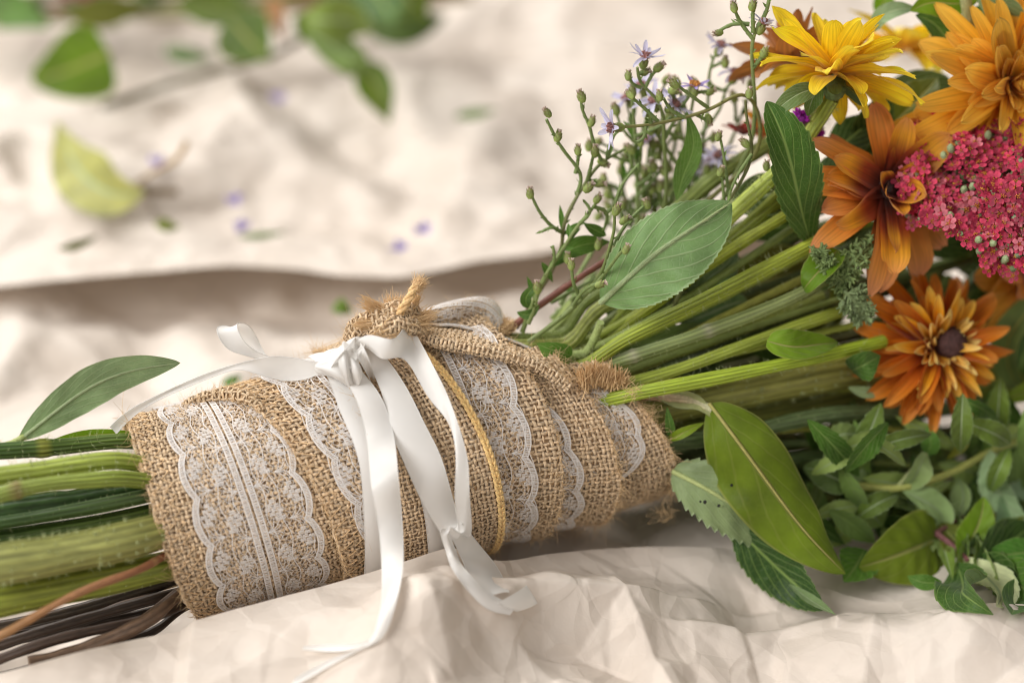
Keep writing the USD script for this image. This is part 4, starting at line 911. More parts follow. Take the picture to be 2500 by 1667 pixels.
for k in range(620):                                                # smaller florets crowded between and under the named ones
    a, q = k * 2.39996 + .7, math.sqrt((k + .5) / 620) * 1.02
    P, N = dome(a, q, r.normal(-.0011, .0011)); N = unit(N + r.normal(0, .45, 3)); u1 = unit(np.cross(N, r.normal(0, 1, 3))); u2 = np.cross(N, u1)
    mb = floret_mesh(k + 900, np.array((.46, .036, .085)) * r.uniform(.5, 1.3), 1); s_ = 17 * PXM * r.uniform(.55, 1.1)
    v, f = mb.mesh(); mass.add(P + s_ * (v[:, :1] * u1 + v[:, 1:2] * u2 + v[:, 2:] * N), f, None, np.vstack(mb.c))
mass.build('floret_mass', FLORET, t, smooth=False, kind='stuff')
mb = MB()
for k in range(300):                                               # green bud heads and fine stalks under the florets
    a, q = k * 2.39996 + 1, math.sqrt((k + .5) / 300) * .98
    top, _ = dome(a, q, -.0012); P = top
    mb.tube(np.array([YC - YA * .020 + (P - YC) * .3, YC - YA * .008 + (P - YC) * .8, top - YA * .001, top]), [.0005, .0004, .0011, .0009], 6, col=(.20, .27, .12) if k % 3 else (.34, .42, .24))
mb.build('stalks', TINT, t, kind='stuff')
for k in range(12):
    a, q = (2.6, 2.75, 2.9, 3.3, 4.4, 4.5, 1.1, 1.2, 5.6, 0.2, 3.6, 3.7)[k], (.92, .86, .93, .8, .55, .5, .45, .52, .6, .4, .3, .36)[k]
    P, N = dome(a, q); blob(P + YA * .0012, N, 9 * PXM, 15 * PXM, (.34, .42, .22), TINT, t, 'bud', seed=k)
def feathery(path, ln, parent, seed, color=(.16, .22, .075), n=26, name='feathery_leaf'):
    p = catm(Qs(path), n); T = unit(np.gradient(p, axis=0)); r = np.random.default_rng(seed); mb = MB()
    mb.tube(p, np.linspace(.0008, .0003, n), 6, col=color)
    for i in range(2, n):
        for s in (-1, 1):
            d = unit(s * unit(np.cross(T[i], VIEW(p[i]))) + T[i] * .5 + r.normal(0, .25, 3)); L = ln * PXM * (1 - .6 * (i / n)) * r.uniform(.7, 1.2)
            a = p[i] + d * L
            mb.tube(np.array([p[i], p[i] + d * L * .5 + r.normal(0, .0003, 3), a]), [.0004, .00045, .0003], 5, col=color)
            for q in range(7):
                b = p[i] + d * L * r.uniform(.25, 1); e = unit(d * .6 + r.normal(0, .7, 3))
                mb.tube(np.array([b, b + e * .0011, b + e * .0020]), [.00030, .00042, .00015], 4, col=np.array(color) * r.uniform(.8, 1.4))
    return mb.build(name, TINT, parent)
feathery([(2080, 720, .024), (2060, 690, .026), (2020, 650, .026), (2000, 610, .024)], 32, t, 1)
feathery([(2040, 690, .025), (2080, 640, .025), (2130, 600, .022), (2180, 560, .018)], 40, t, 2)
feathery([(2060, 710, .028), (2090, 740, .030), (2110, 780, .030)], 48, t, 3, (.19, .25, .11))
feathery([(2150, 610, .012), (2230, 570, .008), (2300, 560, .004)], 45, t, 4, (.12, .17, .06))

# ---------------------------------------------------------------- the other stems
def plain_stem(label, path, r_, col, hair=0, **k):
    t = thing('flower_stem', label, 'stem'); s, p_ = stem(path, r_, col, t, hair=hair, **k); return t, p_
plain_stem('ribbed lime green stem between the grey and the brightest one', through([(-80, 1322, .014), (150, 1290, .014), (410, 1238, .014)], [(1480, 955, .022), (1700, 887, .022), (1900, 812, .022), (2080, 752, .018)]), 16, DARK, 700, tip=(0.38, 0.44, 0.06), seed=5)
plain_stem('thick downy olive stem, the widest at the flower end', through([(-80, 1388, .030), (150, 1352, .030), (440, 1290, .028)], [(1530, 1020, .016), (1800, 962, .018), (2000, 922, .018), (2200, 885, .012)]), 43, (0.29, 0.30, 0.09), 9000, hl=.0019, hw=.00006, tip=(0.33, 0.31, 0.075), seed=6, ribs=13, ribd=.05)
plain_stem('smooth yellow green stem low at the cut end', through([(-80, 1478, .026), (200, 1424, .026), (450, 1372, .024)], [(1560, 1068, .014), (1800, 1030, .012), (2050, 980, .008), (2300, 940, 0)]), 38, (0.25, 0.285, 0.035), 2500, hl=.0008, tip=(0.20, 0.21, 0.05), seed=7, ribs=13, ribd=.05)
plain_stem('grey green stem running under the flame orange flower', [(1500, 1090, .020), (1650, 1078, .026), (1800, 1060, .026), (2000, 1016, .026), (2230, 1004, .022), (2420, 985, .02)], 20, (0.13, 0.18, 0.07), 300, seed=8)
plain_stem('dark green stem low under the big twisted leaf', [(1560, 1150, .020), (1800, 1135, .022), (2000, 1112, .022), (2250, 1080, .018), (2560, 1050, .014)], 17, (0.085, 0.13, 0.04), seed=9)
plain_stem('slim stem just above the ribbed lime one', [(1480, 935, .008), (1600, 880, .012), (1850, 790, .012), (2010, 722, .010)], 14, (0.22, 0.25, 0.05), 300, seed=10)
plain_stem('bright bare stem leading up to the dark veined leaf', [(1350, 900, -.008), (1600, 730, -.002), (1700, 652, .0), (1800, 578, .0), (1920, 478, -.002), (2000, 420, -.006)], 15, (0.30, 0.35, 0.05), 400, seed=11)
plain_stem('yellow green stem crossing behind the big grey leaf tip', [(1400, 880, -.004), (1600, 740, .002), (1740, 640, .004), (1912, 530, .004), (2010, 470, .0)], 15, (0.33, 0.37, 0.04), 400, seed=12)
plain_stem('soft green stem rising behind the narrow upright leaf', [(1300, 850, -.020), (1500, 660, -.020), (1650, 520, -.022), (1750, 430, -.024), (1890, 345, -.026), (2000, 260, -.03)], 22, (0.25, 0.31, 0.08), seed=13)
plain_stem('short olive stem at the top of the wrap mouth', [(1180, 870, -.004), (1260, 836, -.002), (1400, 782, 0), (1560, 700, -.002)], 19, (0.27, 0.30, 0.07), 300, seed=14)
plain_stem('thin green stem along the top of the wrap mouth', [(1180, 842, -.010), (1260, 812, -.008), (1380, 760, -.008), (1520, 690, -.010)], 13, (0.18, 0.23, 0.05), 200, seed=15)
plain_stem('deep green lowest stem of the dark pair at the cut end', [(-80, 1255, .010), (150, 1226, .010), (420, 1180, .008), (700, 1130, 0)], 26, (0.04, 0.085, 0.018), seed=16)
t, _ = plain_stem('red brown twig slanting over the lowest green stem', [(-60, 1580, .042), (0, 1552, .042), (180, 1452, .042), (350, 1388, .038), (450, 1352, .030), (600, 1320, .02)], 10, (0.36, 0.19, 0.07), tip=(0.20, 0.045, 0.03), ribs=0, seed=17, node=(.62,), nodecol=(.5, .4, .15))
for k, (pp, rr, c, lab) in enumerate((
        ([(-80, 1598, .022), (200, 1512, .024), (480, 1432, .02), (620, 1390, .01)], 13, (.055, .032, .020), 'dark brown dry stem right below the green ones'),
        ([(-80, 1640, .030), (150, 1556, .032), (320, 1520, .030), (490, 1470, .02), (620, 1420, .01)], 12, (.065, .038, .025), 'nearly black dry stem crossing the lighter twig'),
        ([(60, 1622, .036), (200, 1588, .036), (330, 1530, .036), (480, 1458, .026), (620, 1400, .01)], 17, (.15, .09, .055), 'lighter brown flattened dry stem nearest the front'),
        ([(-80, 1672, .026), (200, 1596, .030), (360, 1548, .028), (520, 1490, .02)], 10, (.05, .03, .02), 'dark dry stem along the foremost paper edge'),
        ([(-80, 1545, .012), (200, 1486, .014), (480, 1400, .012), (620, 1370, .008)], 15, (.045, .028, .016), 'blackish dry stem in the shade of the twig'),
        ([(-80, 1575, .016), (120, 1545, .018), (300, 1475, .018), (480, 1440, .012)], 9, (.10, .055, .03), 'thin reddish brown dry stem among the black ones'),
        ([(-80, 1570, .008), (150, 1530, .010), (330, 1500, .010), (500, 1452, .008)], 12, (.035, .022, .014), 'black dry stem farthest back under the green ones'))):
    plain_stem(lab, pp, rr, c, ribs=5, ribd=.12, seed=20 + k)
for k, (y0, x1, y1, o, rr, lab) in enumerate(((880, 2040, 585, .006, 9, 'slim bright stem just above the main ribbed one'), (915, 2050, 640, .008, 10, 'slim light stem under the main ribbed one'), (925, 2080, 720, .012, 8, 'thin pale stem beside the feathery leaf stem'), (945, 2100, 790, .018, 9, 'thin stem squeezed above the brightest stem'), (962, 2120, 870, .022, 8, 'thin yellow stem in the shade of the brightest one'),
                                             (865, 1960, 540, .002, 10, 'slim stem passing under the broad grey leaf'), (1000, 2260, 940, .016, 9, 'thin yellow green stem on the downy olive one'), (1075, 2200, 1050, .022, 9, 'thin light stem between the grey green and dark green ones'), (1120, 2350, 1150, .020, 8, 'thin yellow stem low behind the forked sprig'), (845, 1900, 470, -.002, 9, 'thin green stem behind the upper bright ones'))):
    plain_stem(lab, [(1330 + (y0 - 850) * .8, y0 + 25, o), (1500 + (y0 - 850) * .5, y0 - 45 + (y0 - 850) * .28, o + .002), ((1500 + x1) / 2, (y0 + y1) / 2 - 8, o + .002), (x1, y1, o)], rr, ((.36, .42, .07), (.40, .40, .08), (.30, .37, .10))[k % 3], 120, seed=70 + k)
# deep filler stems between the ones named above, all fanning out of the wrap's mouth
r = np.random.default_rng(5); DEEP = []
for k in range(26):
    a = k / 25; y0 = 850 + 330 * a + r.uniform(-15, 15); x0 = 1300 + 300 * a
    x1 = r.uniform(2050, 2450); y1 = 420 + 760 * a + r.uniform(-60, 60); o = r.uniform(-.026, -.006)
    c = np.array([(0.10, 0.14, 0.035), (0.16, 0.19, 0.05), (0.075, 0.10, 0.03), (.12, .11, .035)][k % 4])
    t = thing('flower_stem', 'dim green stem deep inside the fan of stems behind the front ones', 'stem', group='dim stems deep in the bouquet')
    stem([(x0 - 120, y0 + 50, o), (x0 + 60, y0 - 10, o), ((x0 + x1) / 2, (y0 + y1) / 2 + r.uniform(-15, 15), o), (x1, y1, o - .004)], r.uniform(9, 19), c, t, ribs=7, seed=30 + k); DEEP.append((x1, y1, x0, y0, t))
def deep_stem(x, y):
    """the deep stem that passes nearest to a place"""
    return min(DEEP, key=lambda d: abs(d[3] + (d[1] - d[3]) * (x - d[2]) / (d[0] - d[2]) - y) + max(0, x - d[0] - 80))[4]

# ---------------------------------------------------------------- leaves
def lone(label, *a, cat='leaf', **k):
    tn = thing('leaf', label, cat)
    o, M_, w, N = leaf(*a, parent=tn, name='blade', **k)
    return tn, M_, w, N
# big grey leaf
tn, M_, w, N = lone('broad grey green leaf, underside up, lying across the stems', [(1468, 738, .012), (1520, 690, .017), (1600, 620, .020), (1700, 552, .020), (1785, 494, .014)], 100, LF_GREY, under=True, fold=.14, curl=-.12, prof=(.95, .78), tilt=6, wave=.07, skew=.12, tint=(.84, 1.0, .74), serr=.05, ns=26)
midrib(M_, w, N, tn, (.36, .46, .24), .0010); hairs(M_ + N * .0006, N, 420, .0022, tn, 1)
stem([(1330, 885, .006), (1400, 828, .008), (1440, 785, .010), (1470, 737, .012)], 12, (.36, .44, .16), tn, 'leaf_stalk', ribs=0, hair=200, taper=.8)
tn, M_, w, N = lone('dark veined leaf standing upright beside the yellow flower stem', [(1985, 610, .010), (1958, 520, .014), (1935, 420, .016), (1905, 320, .014), (1872, 248, .008)], 72, LF_DARK, fold=.32, prof=(1.25, .75), tilt=-28, serr=.10, ns=16, wave=.05)
tn, M_, w, N = lone('narrow pointed leaf standing upright among the aster buds', [(1652, 490, -.004), (1672, 420, -.004), (1692, 360, -.004), (1676, 272, -.006)], 27, LF_DARK, fold=.3, tilt=25, twist=-30, tint=(2.2, 1.7, 2.5))
# the twisted leaf
tn, M_, w, N = lone('large olive leaf twisting down over the paper from the wrap', [(1732, 985, .034), (1790, 1062, .044), (1862, 1160, .052), (1960, 1290, .062), (2064, 1400, .070)], 96, LF_OLIVE, fold=-.30, prof=(.78, .74), tilt=-14, twist=34, wave=.17, curl=-.2, tint=(.86, 1.0, .8), skew=.12)
midrib(M_, w, N, tn, (.42, .38, .12), .0006)
leaf([(1600, 968, .026), (1660, 975, .028), (1705, 985, .032), (1738, 1020, .036)], 22, LF_MINT, tn, 'stalk_wing', under=True, fold=.5, tint=(1.3, 1.05, 1.0))
stem([(1560, 965, .022), (1620, 970, .026), (1690, 978, .030), (1740, 1000, .035)], 11, (.42, .22, .14), tn, 'leaf_stalk', ribs=0, tip=(.5, .5, .3))
tn, M_, w, N = lone('pale serrated leaf with black specks, underside up, by the wrap end', [(1642, 1150, .034), (1720, 1190, .042), (1820, 1250, .048), (1900, 1300, .050), (1955, 1335, .050)], 84, LF_MINT, under=True, fold=.03, prof=(.72, .6), tilt=-6, serr=.15, ns=17, tint=(.92, .95, .95))
midrib(M_, w, N, tn, (.48, .55, .22), .0008)
for k, (x, y) in enumerate(((1786, 1184), (1814, 1203), (1721, 1225), (1755, 1234), (1797, 1248), (1710, 1224))):
    blob(Q(x, y, .0468), VIEW(Q(x, y, .047)), (3.0, 6.5, 4, 3.5, 7, 2.5)[k] * PXM, .00025, (.012, .012, .008), TINT, tn, 'speck', seed=k, bump=.9)
tn, M_, w, N = lone('dark green serrated leaf hanging over the paper below the pale one', [(1795, 1285, .046), (1850, 1340, .052), (1930, 1415, .060), (2016, 1486, .066)], 70, LF_DARK, fold=.22, prof=(.8, .75), tilt=-26, serr=.10, ns=14, tint=(.62, .65, 1.0))
leaf([(1925, 1425, .061), (1970, 1458, .063), (2040, 1500, .066)], 16, LF_MINT, tn, 'curled_edge', under=True, tilt=40, tint=(.7, .8, .7))
lone('small bright leaf resting on the brightest stem, its tip right', [(1872, 832, .034), (1930, 846, .038), (1990, 842, .036), (2046, 836, .030)], 42, LF_OLIVE, fold=.35, prof=(.55, .8), tilt=28, tint=(1.0, 1.35, .8))
lone('bright green triangular leaf under the rust orange flower', [(2045, 610, .020), (2010, 650, .024), (1975, 690, .026), (1962, 706, .024)], 42, LF_OLIVE, fold=.3, prof=(.7, .6), tilt=-30, tint=(.8, 1.2, .8))
lone('small dark curled leaf at the top of the wrap mouth', [(1395, 868, .012), (1350, 855, .014), (1310, 838, .012)], 30, LF_DARK, fold=.4, tilt=20, tint=(1.6, 1.6, 1.5))
lone('long pale leaf lying under the grey stem', [(1470, 905, .004), (1560, 850, .008), (1680, 815, .008), (1790, 790, .002)], 36, LF_GREY, under=True, fold=.2, tilt=-25, tint=(.9, .9, .6))
lone('lobed blue green leaf behind the ribbed main stem', [(1660, 790, -.004), (1720, 770, .0), (1780, 745, .0), (1825, 735, -.004)], 58, LF_GREY, fold=.2, serr=.2, ns=6, tint=(1.3, 1.4, 2.0))
lone('broad brownish olive leaf deep behind the ribbed main stem', [(1760, 700, -.012), (1850, 690, -.010), (1950, 665, -.010), (2060, 640, -.012)], 85, LF_OLIVE, fold=.12, tint=(.62, .5, .9), tilt=15)
lone('crumpled pale leaf beside the big grey leaf', [(1690, 720, -.002), (1730, 680, .002), (1770, 650, .0), (1800, 610, -.004)], 42, LF_GREY, under=True, fold=.5, wave=.2, tint=(.9, .95, .8))
lone('dark leaf edge curling beside the flame orange flower', [(2080, 905, .030), (2110, 890, .036), (2150, 868, .034)], 40, LF_DARK, fold=.3, tilt=-20, tint=(1.2, 1.2, 1))
lone('slim pale curled leaf under the flame orange flower', [(2070, 945, .028), (2120, 958, .032), (2165, 945, .030)], 15, LF_MINT, under=True, fold=.4)
lone('narrow bright leaf low by the wrap end', [(1625, 1075, .030), (1670, 1055, .034), (1722, 1030, .034)], 13, LF_OLIVE, fold=.3, tint=(1.2, 1.4, .9))
lone('thin dark leaf sticking up by the wrap end', [(1640, 1070, .030), (1634, 1030, .032), (1628, 992, .030)], 12, LF_DARK, fold=.3, tint=(1.4, 1.4, 1.2))
lone('small green leaf under the grey green stem', [(2020, 1080, .030), (2060, 1060, .034), (2105, 1065, .034)], 32, LF_MINT, under=True, fold=.2, serr=.1, ns=8, tint=(.75, .8, .45))
# mint like sprig, lower right
t = thing('mint_sprig', 'pale leafy sprig with yellow green forked stem, lower right', 'leafy stem')
stem([(2085, 1184, .040), (2160, 1192, .044), (2210, 1188, .046), (2330, 1150, .044), (2420, 1102, .038), (2540, 1060, .03)], 10, (.42, .44, .12), t, ribs=0, seed=50)
stem([(2190, 1190, .045), (2225, 1150, .046), (2262, 1108, .044)], 6, (.42, .46, .2), t, ribs=0)
leaf([(2262, 1108, .044), (2245, 1140, .048), (2225, 1175, .047), (2200, 1190, .045)], 34, LF_MINT, t, under=True, fold=.5, tilt=35, tint=(1.10, 1.16, 0.98))
leaf([(2262, 1110, .042), (2272, 1080, .043), (2262, 1040, .040)], 24, LF_DARK, t, fold=.3, tint=(1.59, 1.59, 1.46))
leaf([(2085, 1184, .040), (2050, 1172, .040), (2000, 1150, .036), (1960, 1140, .03)], 40, LF_MINT, t, fold=.2, tint=(0.85, 0.92, 1.10))
leaf([(2200, 1195, .046), (2260, 1225, .050), (2300, 1265, .052), (2270, 1310, .050)], 36, LF_MINT, t, under=True, fold=.45, tilt=30, wave=.1, tint=(1.10, 1.22, 1.04))
leaf([(2130, 1195, .042), (2165, 1225, .040), (2190, 1250, .036)], 50, LF_MINT, t, fold=.2, serr=.12, ns=9, tint=(0.92, 0.98, 1.10))
leaf([(2120, 1150, .036), (2060, 1140, .036), (2010, 1110, .032)], 58, LF_MINT, t, under=True, fold=.15, serr=.15, ns=9, tint=(0.88, 0.95, 0.85))
leaf([(2095, 1200, .038), (2120, 1240, .044), (2155, 1285, .046)], 62, LF_MINT, t, under=True, fold=.1, serr=.14, ns=9, tint=(0.98, 1.04, 0.67))
leaf([(2340, 1165, .042), (2352, 1215, .046), (2335, 1275, .046)], 30, LF_MINT, t, under=True, fold=.55, tilt=-25, tint=(0.98, 1.04, 0.85))
t = thing('mint_sprig', 'leafy sprig with purple stem and olive rounded leaves on the paper', 'leafy stem')
stem([(2500, 1190, .030), (2400, 1240, .046), (2285, 1300, .056)], 8, (.16, .07, .06), t, ribs=0)
stem([(2285, 1300, .056), (2330, 1335, .058), (2365, 1370, .060)], 8, (.20, .08, .08), t, ribs=0)
leaf([(2290, 1315, .056), (2240, 1335, .060), (2170, 1362, .062), (2098, 1384, .062)], 92, LF_OLIVE, t, fold=.2, prof=(.62, .7), tilt=12, tint=(0.95, 1.04, 0.98))
leaf([(2345, 1372, .058), (2370, 1320, .062), (2395, 1260, .060), (2402, 1212, .056)], 47, LF_OLIVE, t, fold=.3, prof=(.85, .8), tilt=-12, tint=(0.98, 1.34, 0.85))
leaf([(2352, 1362, .060), (2395, 1395, .066), (2430, 1430, .068), (2432, 1480, .066)], 52, LF_MINT, t, under=True, fold=.35, tilt=24, wave=.08, tint=(2.32, 1.95, 2.44), serr=.06, ns=12)
leaf([(2335, 1375, .056), (2350, 1420, .062), (2380, 1470, .064), (2425, 1500, .062)], 65, LF_DARK, t, fold=.4, tilt=-20, serr=.06, ns=12)
leaf([(2300, 1420, .054), (2250, 1420, .06), (2215, 1405, .062)], 20, LF_DARK, t, fold=.3, tint=(1.46, 1.46, 1.22))
leaf([(2110, 1340, .05), (2090, 1380, .056), (2060, 1420, .058)], 56, LF_DARK, t, fold=.25, serr=.1, ns=8, tint=(1.46, 1.46, 0.98))
t = thing('mint_sprig', 'blue green serrated leaves at the right edge, lowest in the bouquet', 'leafy stem')
stem([(2560, 1120, .03), (2500, 1130, .036), (2420, 1110, .040)], 9, (.30, .34, .12), t, ribs=0)
leaf([(2418, 1098, .042), (2425, 1160, .048), (2450, 1220, .050), (2520, 1280, .048)], 44, LF_MINT, t, under=True, fold=.4, tilt=-15, serr=.1, ns=12, tint=(1.16, 1.28, 1.52))
leaf([(2540, 1180, .040), (2490, 1240, .048), (2450, 1290, .050), (2420, 1320, .048)], 72, LF_MINT, t, under=True, fold=.2, tilt=20, serr=.1, ns=12, tint=(0.85, 1.04, 1.28))
leaf([(2540, 1340, .048), (2470, 1352, .058), (2400, 1352, .060)], 40, LF_DARK, t, fold=.25, tint=(1.46, 1.83, 1.46))
leaf([(2430, 1370, .055), (2480, 1420, .062), (2540, 1460, .062)], 62, LF_DARK, t, fold=.3, tint=(1.83, 1.71, 1.46), serr=.08, ns=10)
leaf([(2470, 1500, .058), (2500, 1440, .062), (2530, 1400, .060)], 44, LF_DARK, t, fold=.3, tint=(0.98, 1.10, 0.98))
# broad dark leaves filling the right edge behind the blooms
t = thing('leafy_stem', 'dark broad leaved stem behind the blooms at the right edge', 'leafy stem')
stem([(2300, 760, -.012), (2420, 640, -.012), (2540, 480, -.012)], 13, (.08, .12, .03), t)
for k, (x, y, o, hw, dx, dy) in enumerate(((2450, 560, -.006, 75, 60, -90), (2495, 700, -.004, 85, 20, -110), (2420, 760, -.002, 70, 70, -60), (2500, 860, .004, 80, 30, -90), (2440, 930, .006, 70, 80, -20), (2500, 420, -.010, 80, 30, -110), (2130, 300, -.012, 55, 40, -80), (2230, 250, -.014, 60, 60, -60), (2080, 330, -.012, 50, 60, -50), (2330, 560, -.008, 70, 70, -60), (2300, 330, -.014, 70, 80, -50), (2360, 1290, .030, 62, 60, 40), (2450, 1330, .030, 70, 70, -50), (2280, 1260, .024, 60, -60, 50), (2420, 1220, .026, 70, 80, 20), (2200, 1300, .030, 46, 70, 20), (2335, 1330, .052, 44, 45, 55), (2300, 1290, .046, 40, -50, 40), (2440, 1400, .052, 50, 60, 40))):
    leaf([(x - dx, y - dy, o), (x + 5, y, o + .003), (x + dx, y + dy, o)], hw, (LF_DARK, LF_OLIVE, LF_DARK)[k % 3], t, 'leaf', fold=.25, tilt=(-20, 25, 10)[k % 3], seed=k, tint=(.7, .7, .7), wave=.06)
# right edge and top right leaves
lone('long olive leaf curving down at the right edge beside the flame flower', [(2560, 700, .010), (2500, 770, .018), (2460, 840, .020), (2478, 930, .020), (2520, 980, .02)], 42, LF_OLIVE, under=True, fold=.45, tilt=-30, tint=(.8, .9, .9))
lone('bright leaf tip pointing left at the right edge', [(2560, 930, .026), (2490, 962, .030), (2430, 985, .028)], 24, LF_OLIVE, fold=.3, tint=(1.1, 1.3, 1.0))
lone('pale yellow leaf scrap below the flame flower', [(2330, 980, .030), (2370, 1000, .034), (2385, 1030, .034)], 18, LF_OLIVE, fold=.4, tint=(1.6, 1.5, 2))
lone('yellowish bent leaf under the flame flower', [(2360, 1048, .036), (2350, 1085, .040), (2310, 1122, .038)], 13, LF_OLIVE, fold=.4, tint=(1.5, 1.2, 2))
lone('soft grey green leaf arching at the top, left of the golden flower', [(2135, 78, -.022), (2150, 45, -.020), (2190, 25, -.018), (2240, 22, -.018)], 24, LF_GREY, under=True, fold=.35, tilt=25)
lone('bright green leaf at the top edge above the golden flower', [(2222, 28, -.014), (2270, 8, -.012), (2330, 10, -.012), (2392, 0, -.014)], 34, LF_OLIVE, fold=.3, tilt=-20, tint=(.9, 1.3, .8))
lone('dark folded leaf left above the golden flower', [(2235, 38, -.018), (2275, 55, -.016), (2310, 100, -.014), (2318, 140, -.014)], 32, LF_DARK, fold=.4, tilt=20, tint=(1.2, 1.2, 1.2))
lone('pale grey leaf drooping over the golden flower from the top edge', [(2385, 0, -.008), (2430, 15, -.004), (2470, 45, -.004), (2482, 80, -.006)], 40, LF_GREY, under=True, fold=.25, tilt=-15, tint=(.8, .85, .7))
lone('dark leaf behind the golden flower at the top', [(2340, 70, -.020), (2400, 60, -.018), (2460, 90, -.018)], 50, LF_DARK, fold=.3, tint=(.9, 1, 1))
lone('hairy grey leaf under the yellow flower', [(2000, 215, .008), (1950, 230, .010), (1905, 262, .010), (1890, 280, .008)], 24, LF_GREY, under=False, fold=.4, tint=(1.2, 1.1, 1.4))
lone('green leaf hanging below the yellow flower base', [(2010, 205, .006), (1985, 240, .008), (1972, 285, .006)], 22, LF_GREY, fold=.4, tilt=25, tint=(1.1, 1.2, 1.0))
lone('far green leaf rising at the top edge', [(2140, 40, -.05), (2160, 0, -.05), (2180, -40, -.05)], 26, LF_OLIVE, tint=(.8, 1.3, .8))
# the leaf at the cut end
tn, M_, w, N = lone('grey green leaf rising from the cut stems at the left', [(45, 1075, -.008), (130, 1008, -.008), (220, 945, -.010), (320, 905, -.012), (440, 886, -.014)], 50, LF_GREY, under=True, fold=.18, prof=(.95, .75), tilt=-22, wave=.05, curl=-.1)
midrib(M_, w, N, tn, (.38, .46, .25), .0007)
stem([(0, 1090, -.006), (30, 1082, -.007), (60, 1064, -.008)], 9, (.36, .42, .14), tn, 'leaf_stalk', ribs=0)
lone('narrow bright green leaf lying along the top cut stem', [(120, 1078, -.008), (200, 1064, -.009), (280, 1058, -.010), (345, 1056, -.010)], 13, LF_OLIVE, fold=.2, tint=(.9, 1.3, .7))
# dim leaves deep between the stems
r = np.random.default_rng(15)
XL, YT, YB = [1450, 1650, 1850, 2050, 2250, 2520], [730, 600, 460, 300, 200, 100], [960, 1080, 1180, 1270, 1330, 1380]
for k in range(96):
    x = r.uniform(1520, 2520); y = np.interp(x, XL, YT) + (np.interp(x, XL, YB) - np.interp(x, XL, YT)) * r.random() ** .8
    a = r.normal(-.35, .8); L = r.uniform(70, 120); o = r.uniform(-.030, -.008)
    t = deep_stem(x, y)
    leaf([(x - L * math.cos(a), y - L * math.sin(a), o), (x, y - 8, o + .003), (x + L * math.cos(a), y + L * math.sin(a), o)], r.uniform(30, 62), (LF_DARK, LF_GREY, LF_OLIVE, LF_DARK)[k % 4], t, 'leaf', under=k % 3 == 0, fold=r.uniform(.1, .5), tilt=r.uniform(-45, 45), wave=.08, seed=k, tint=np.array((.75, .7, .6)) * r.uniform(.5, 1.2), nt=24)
for k in range(66):                                                 # toothed mint leaves in the lower right
    x = r.uniform(1980, 2520); y = np.interp(x, [1980, 2150, 2520], [1060, 1040, 960]) + r.uniform(0, 1) * np.interp(x, [1980, 2150, 2520], [230, 290, 420])
    a = r.uniform(-2.6, .6); L = r.uniform(55, 100)
    t = deep_stem(x, y)
    o = r.uniform(.005, .034) if k < 34 else r.uniform(.034, .048)
    leaf([(x - L * math.cos(a), y + L * math.sin(a), o), (x, y - 6, o + .004), (x + L * math.cos(a), y - L * math.sin(a), o)], r.uniform(20, 36), (LF_MINT, LF_DARK, LF_MINT)[k % 3], t, 'leaf', under=k % 2 == 0, fold=r.uniform(.1, .5), tilt=r.uniform(-40, 40), serr=.12, ns=9, seed=k, tint=np.array((1.05, 1.1, .6)) * r.uniform(.75, 1.3), nt=54)

# ---------------------------------------------------------------- aster sprays
LAV = ((.58, .54, .72), (.66, .62, .80), (.74, .71, .86)); VIO = ((.36, .26, .62), (.44, .34, .72), (.52, .42, .78))
SPRIG = tint_mat('aster_stem', (1, 1, 1), 0.55, nscale=400, namp=0.25)
def bud(P, d, parent, s=1.0, seed=0, open_=False):
    r = np.random.default_rng(seed); d = unit(d); mb = MB()
    k = np.array([0, .25, .55, .85, 1.0]); rad = np.array([.45, .95, 1.0, .72, .3]) * 13 * PXM * s
    mb.tube(P + d * k[:, None] * 36 * PXM * s, rad, 10, col=np.array([(.27, .33, .09), (.25, .32, .08), (.24, .29, .09), (.22, .20, .09), (.26, .16, .10)]))
    e1 = unit(np.cross(d, [.3, .2, .9])); e2 = np.cross(d, e1)
    for i in range(26):
        a = i * 2.4; h = .12 + .8 * i / 26; rr = np.interp(h, k, rad) * 1.02
        o = math.cos(a) * e1 + math.sin(a) * e2; b = P + d * h * 36 * PXM * s + o * rr; q = np.cross(d, o) * 3.4 * PXM * s
        mb.add(np.array([b - q, b + q, b + d * 10 * PXM * s + o * 1.8 * PXM]), np.array([[0, 1, 2]]), None, [(.26, .33, .08), (.26, .33, .08), (.20, .10, .06)])
    for i in range(16):
        a = r.uniform(0, 6.28); o = math.cos(a) * e1 + math.sin(a) * e2; b = P + d * 33 * PXM * s + o * 4 * PXM
        mb.tube(np.array([b, b + d * 10 * PXM * s + o * r.uniform(0, 4) * PXM]), [.0002, .00012], 4, col=(.52, .40, .33))
    return mb.build('bud', TINT, parent)
def aster(P, A, parent, rpx, seed, cols=LAV, n=13, droop=0.2, disc=(.40, .16, .10)):
    r = np.random.default_rng(seed); A = unit(A); g = group_of('bloom', parent)
    mb = MB()
    for i in range(n):
        petal(mb, P, A, i / n * 6.283 + r.uniform(-.15, .15), .25 + r.normal(0, .25), rpx * PXM * r.uniform(.8, 1.1), rpx * .27 * PXM, droop + r.normal(0, .35), .3, cols, seed=r.uniform(0, 5), base=6 * PXM, twist=r.normal(0, .4))
    mb.build('ray_petals', PETAL, g)
    m2 = MB()
    for i in range(40):
        a = i * 2.4; q = 13 * PXM * math.sqrt(i / 40); e1 = unit(np.cross(A, [.3, .2, .9])); e2 = np.cross(A, e1)
        b = P + (math.cos(a) * e1 + math.sin(a) * e2) * q
        m2.tube(np.array([b, b + A * r.uniform(8, 14) * PXM]), [.0003, .0002], 5, col=np.array(disc) * r.uniform(.7, 1.5))
    m2.build('disc', TINT, g)
    bud(P - A * 30 * PXM, A, g, .85, seed)
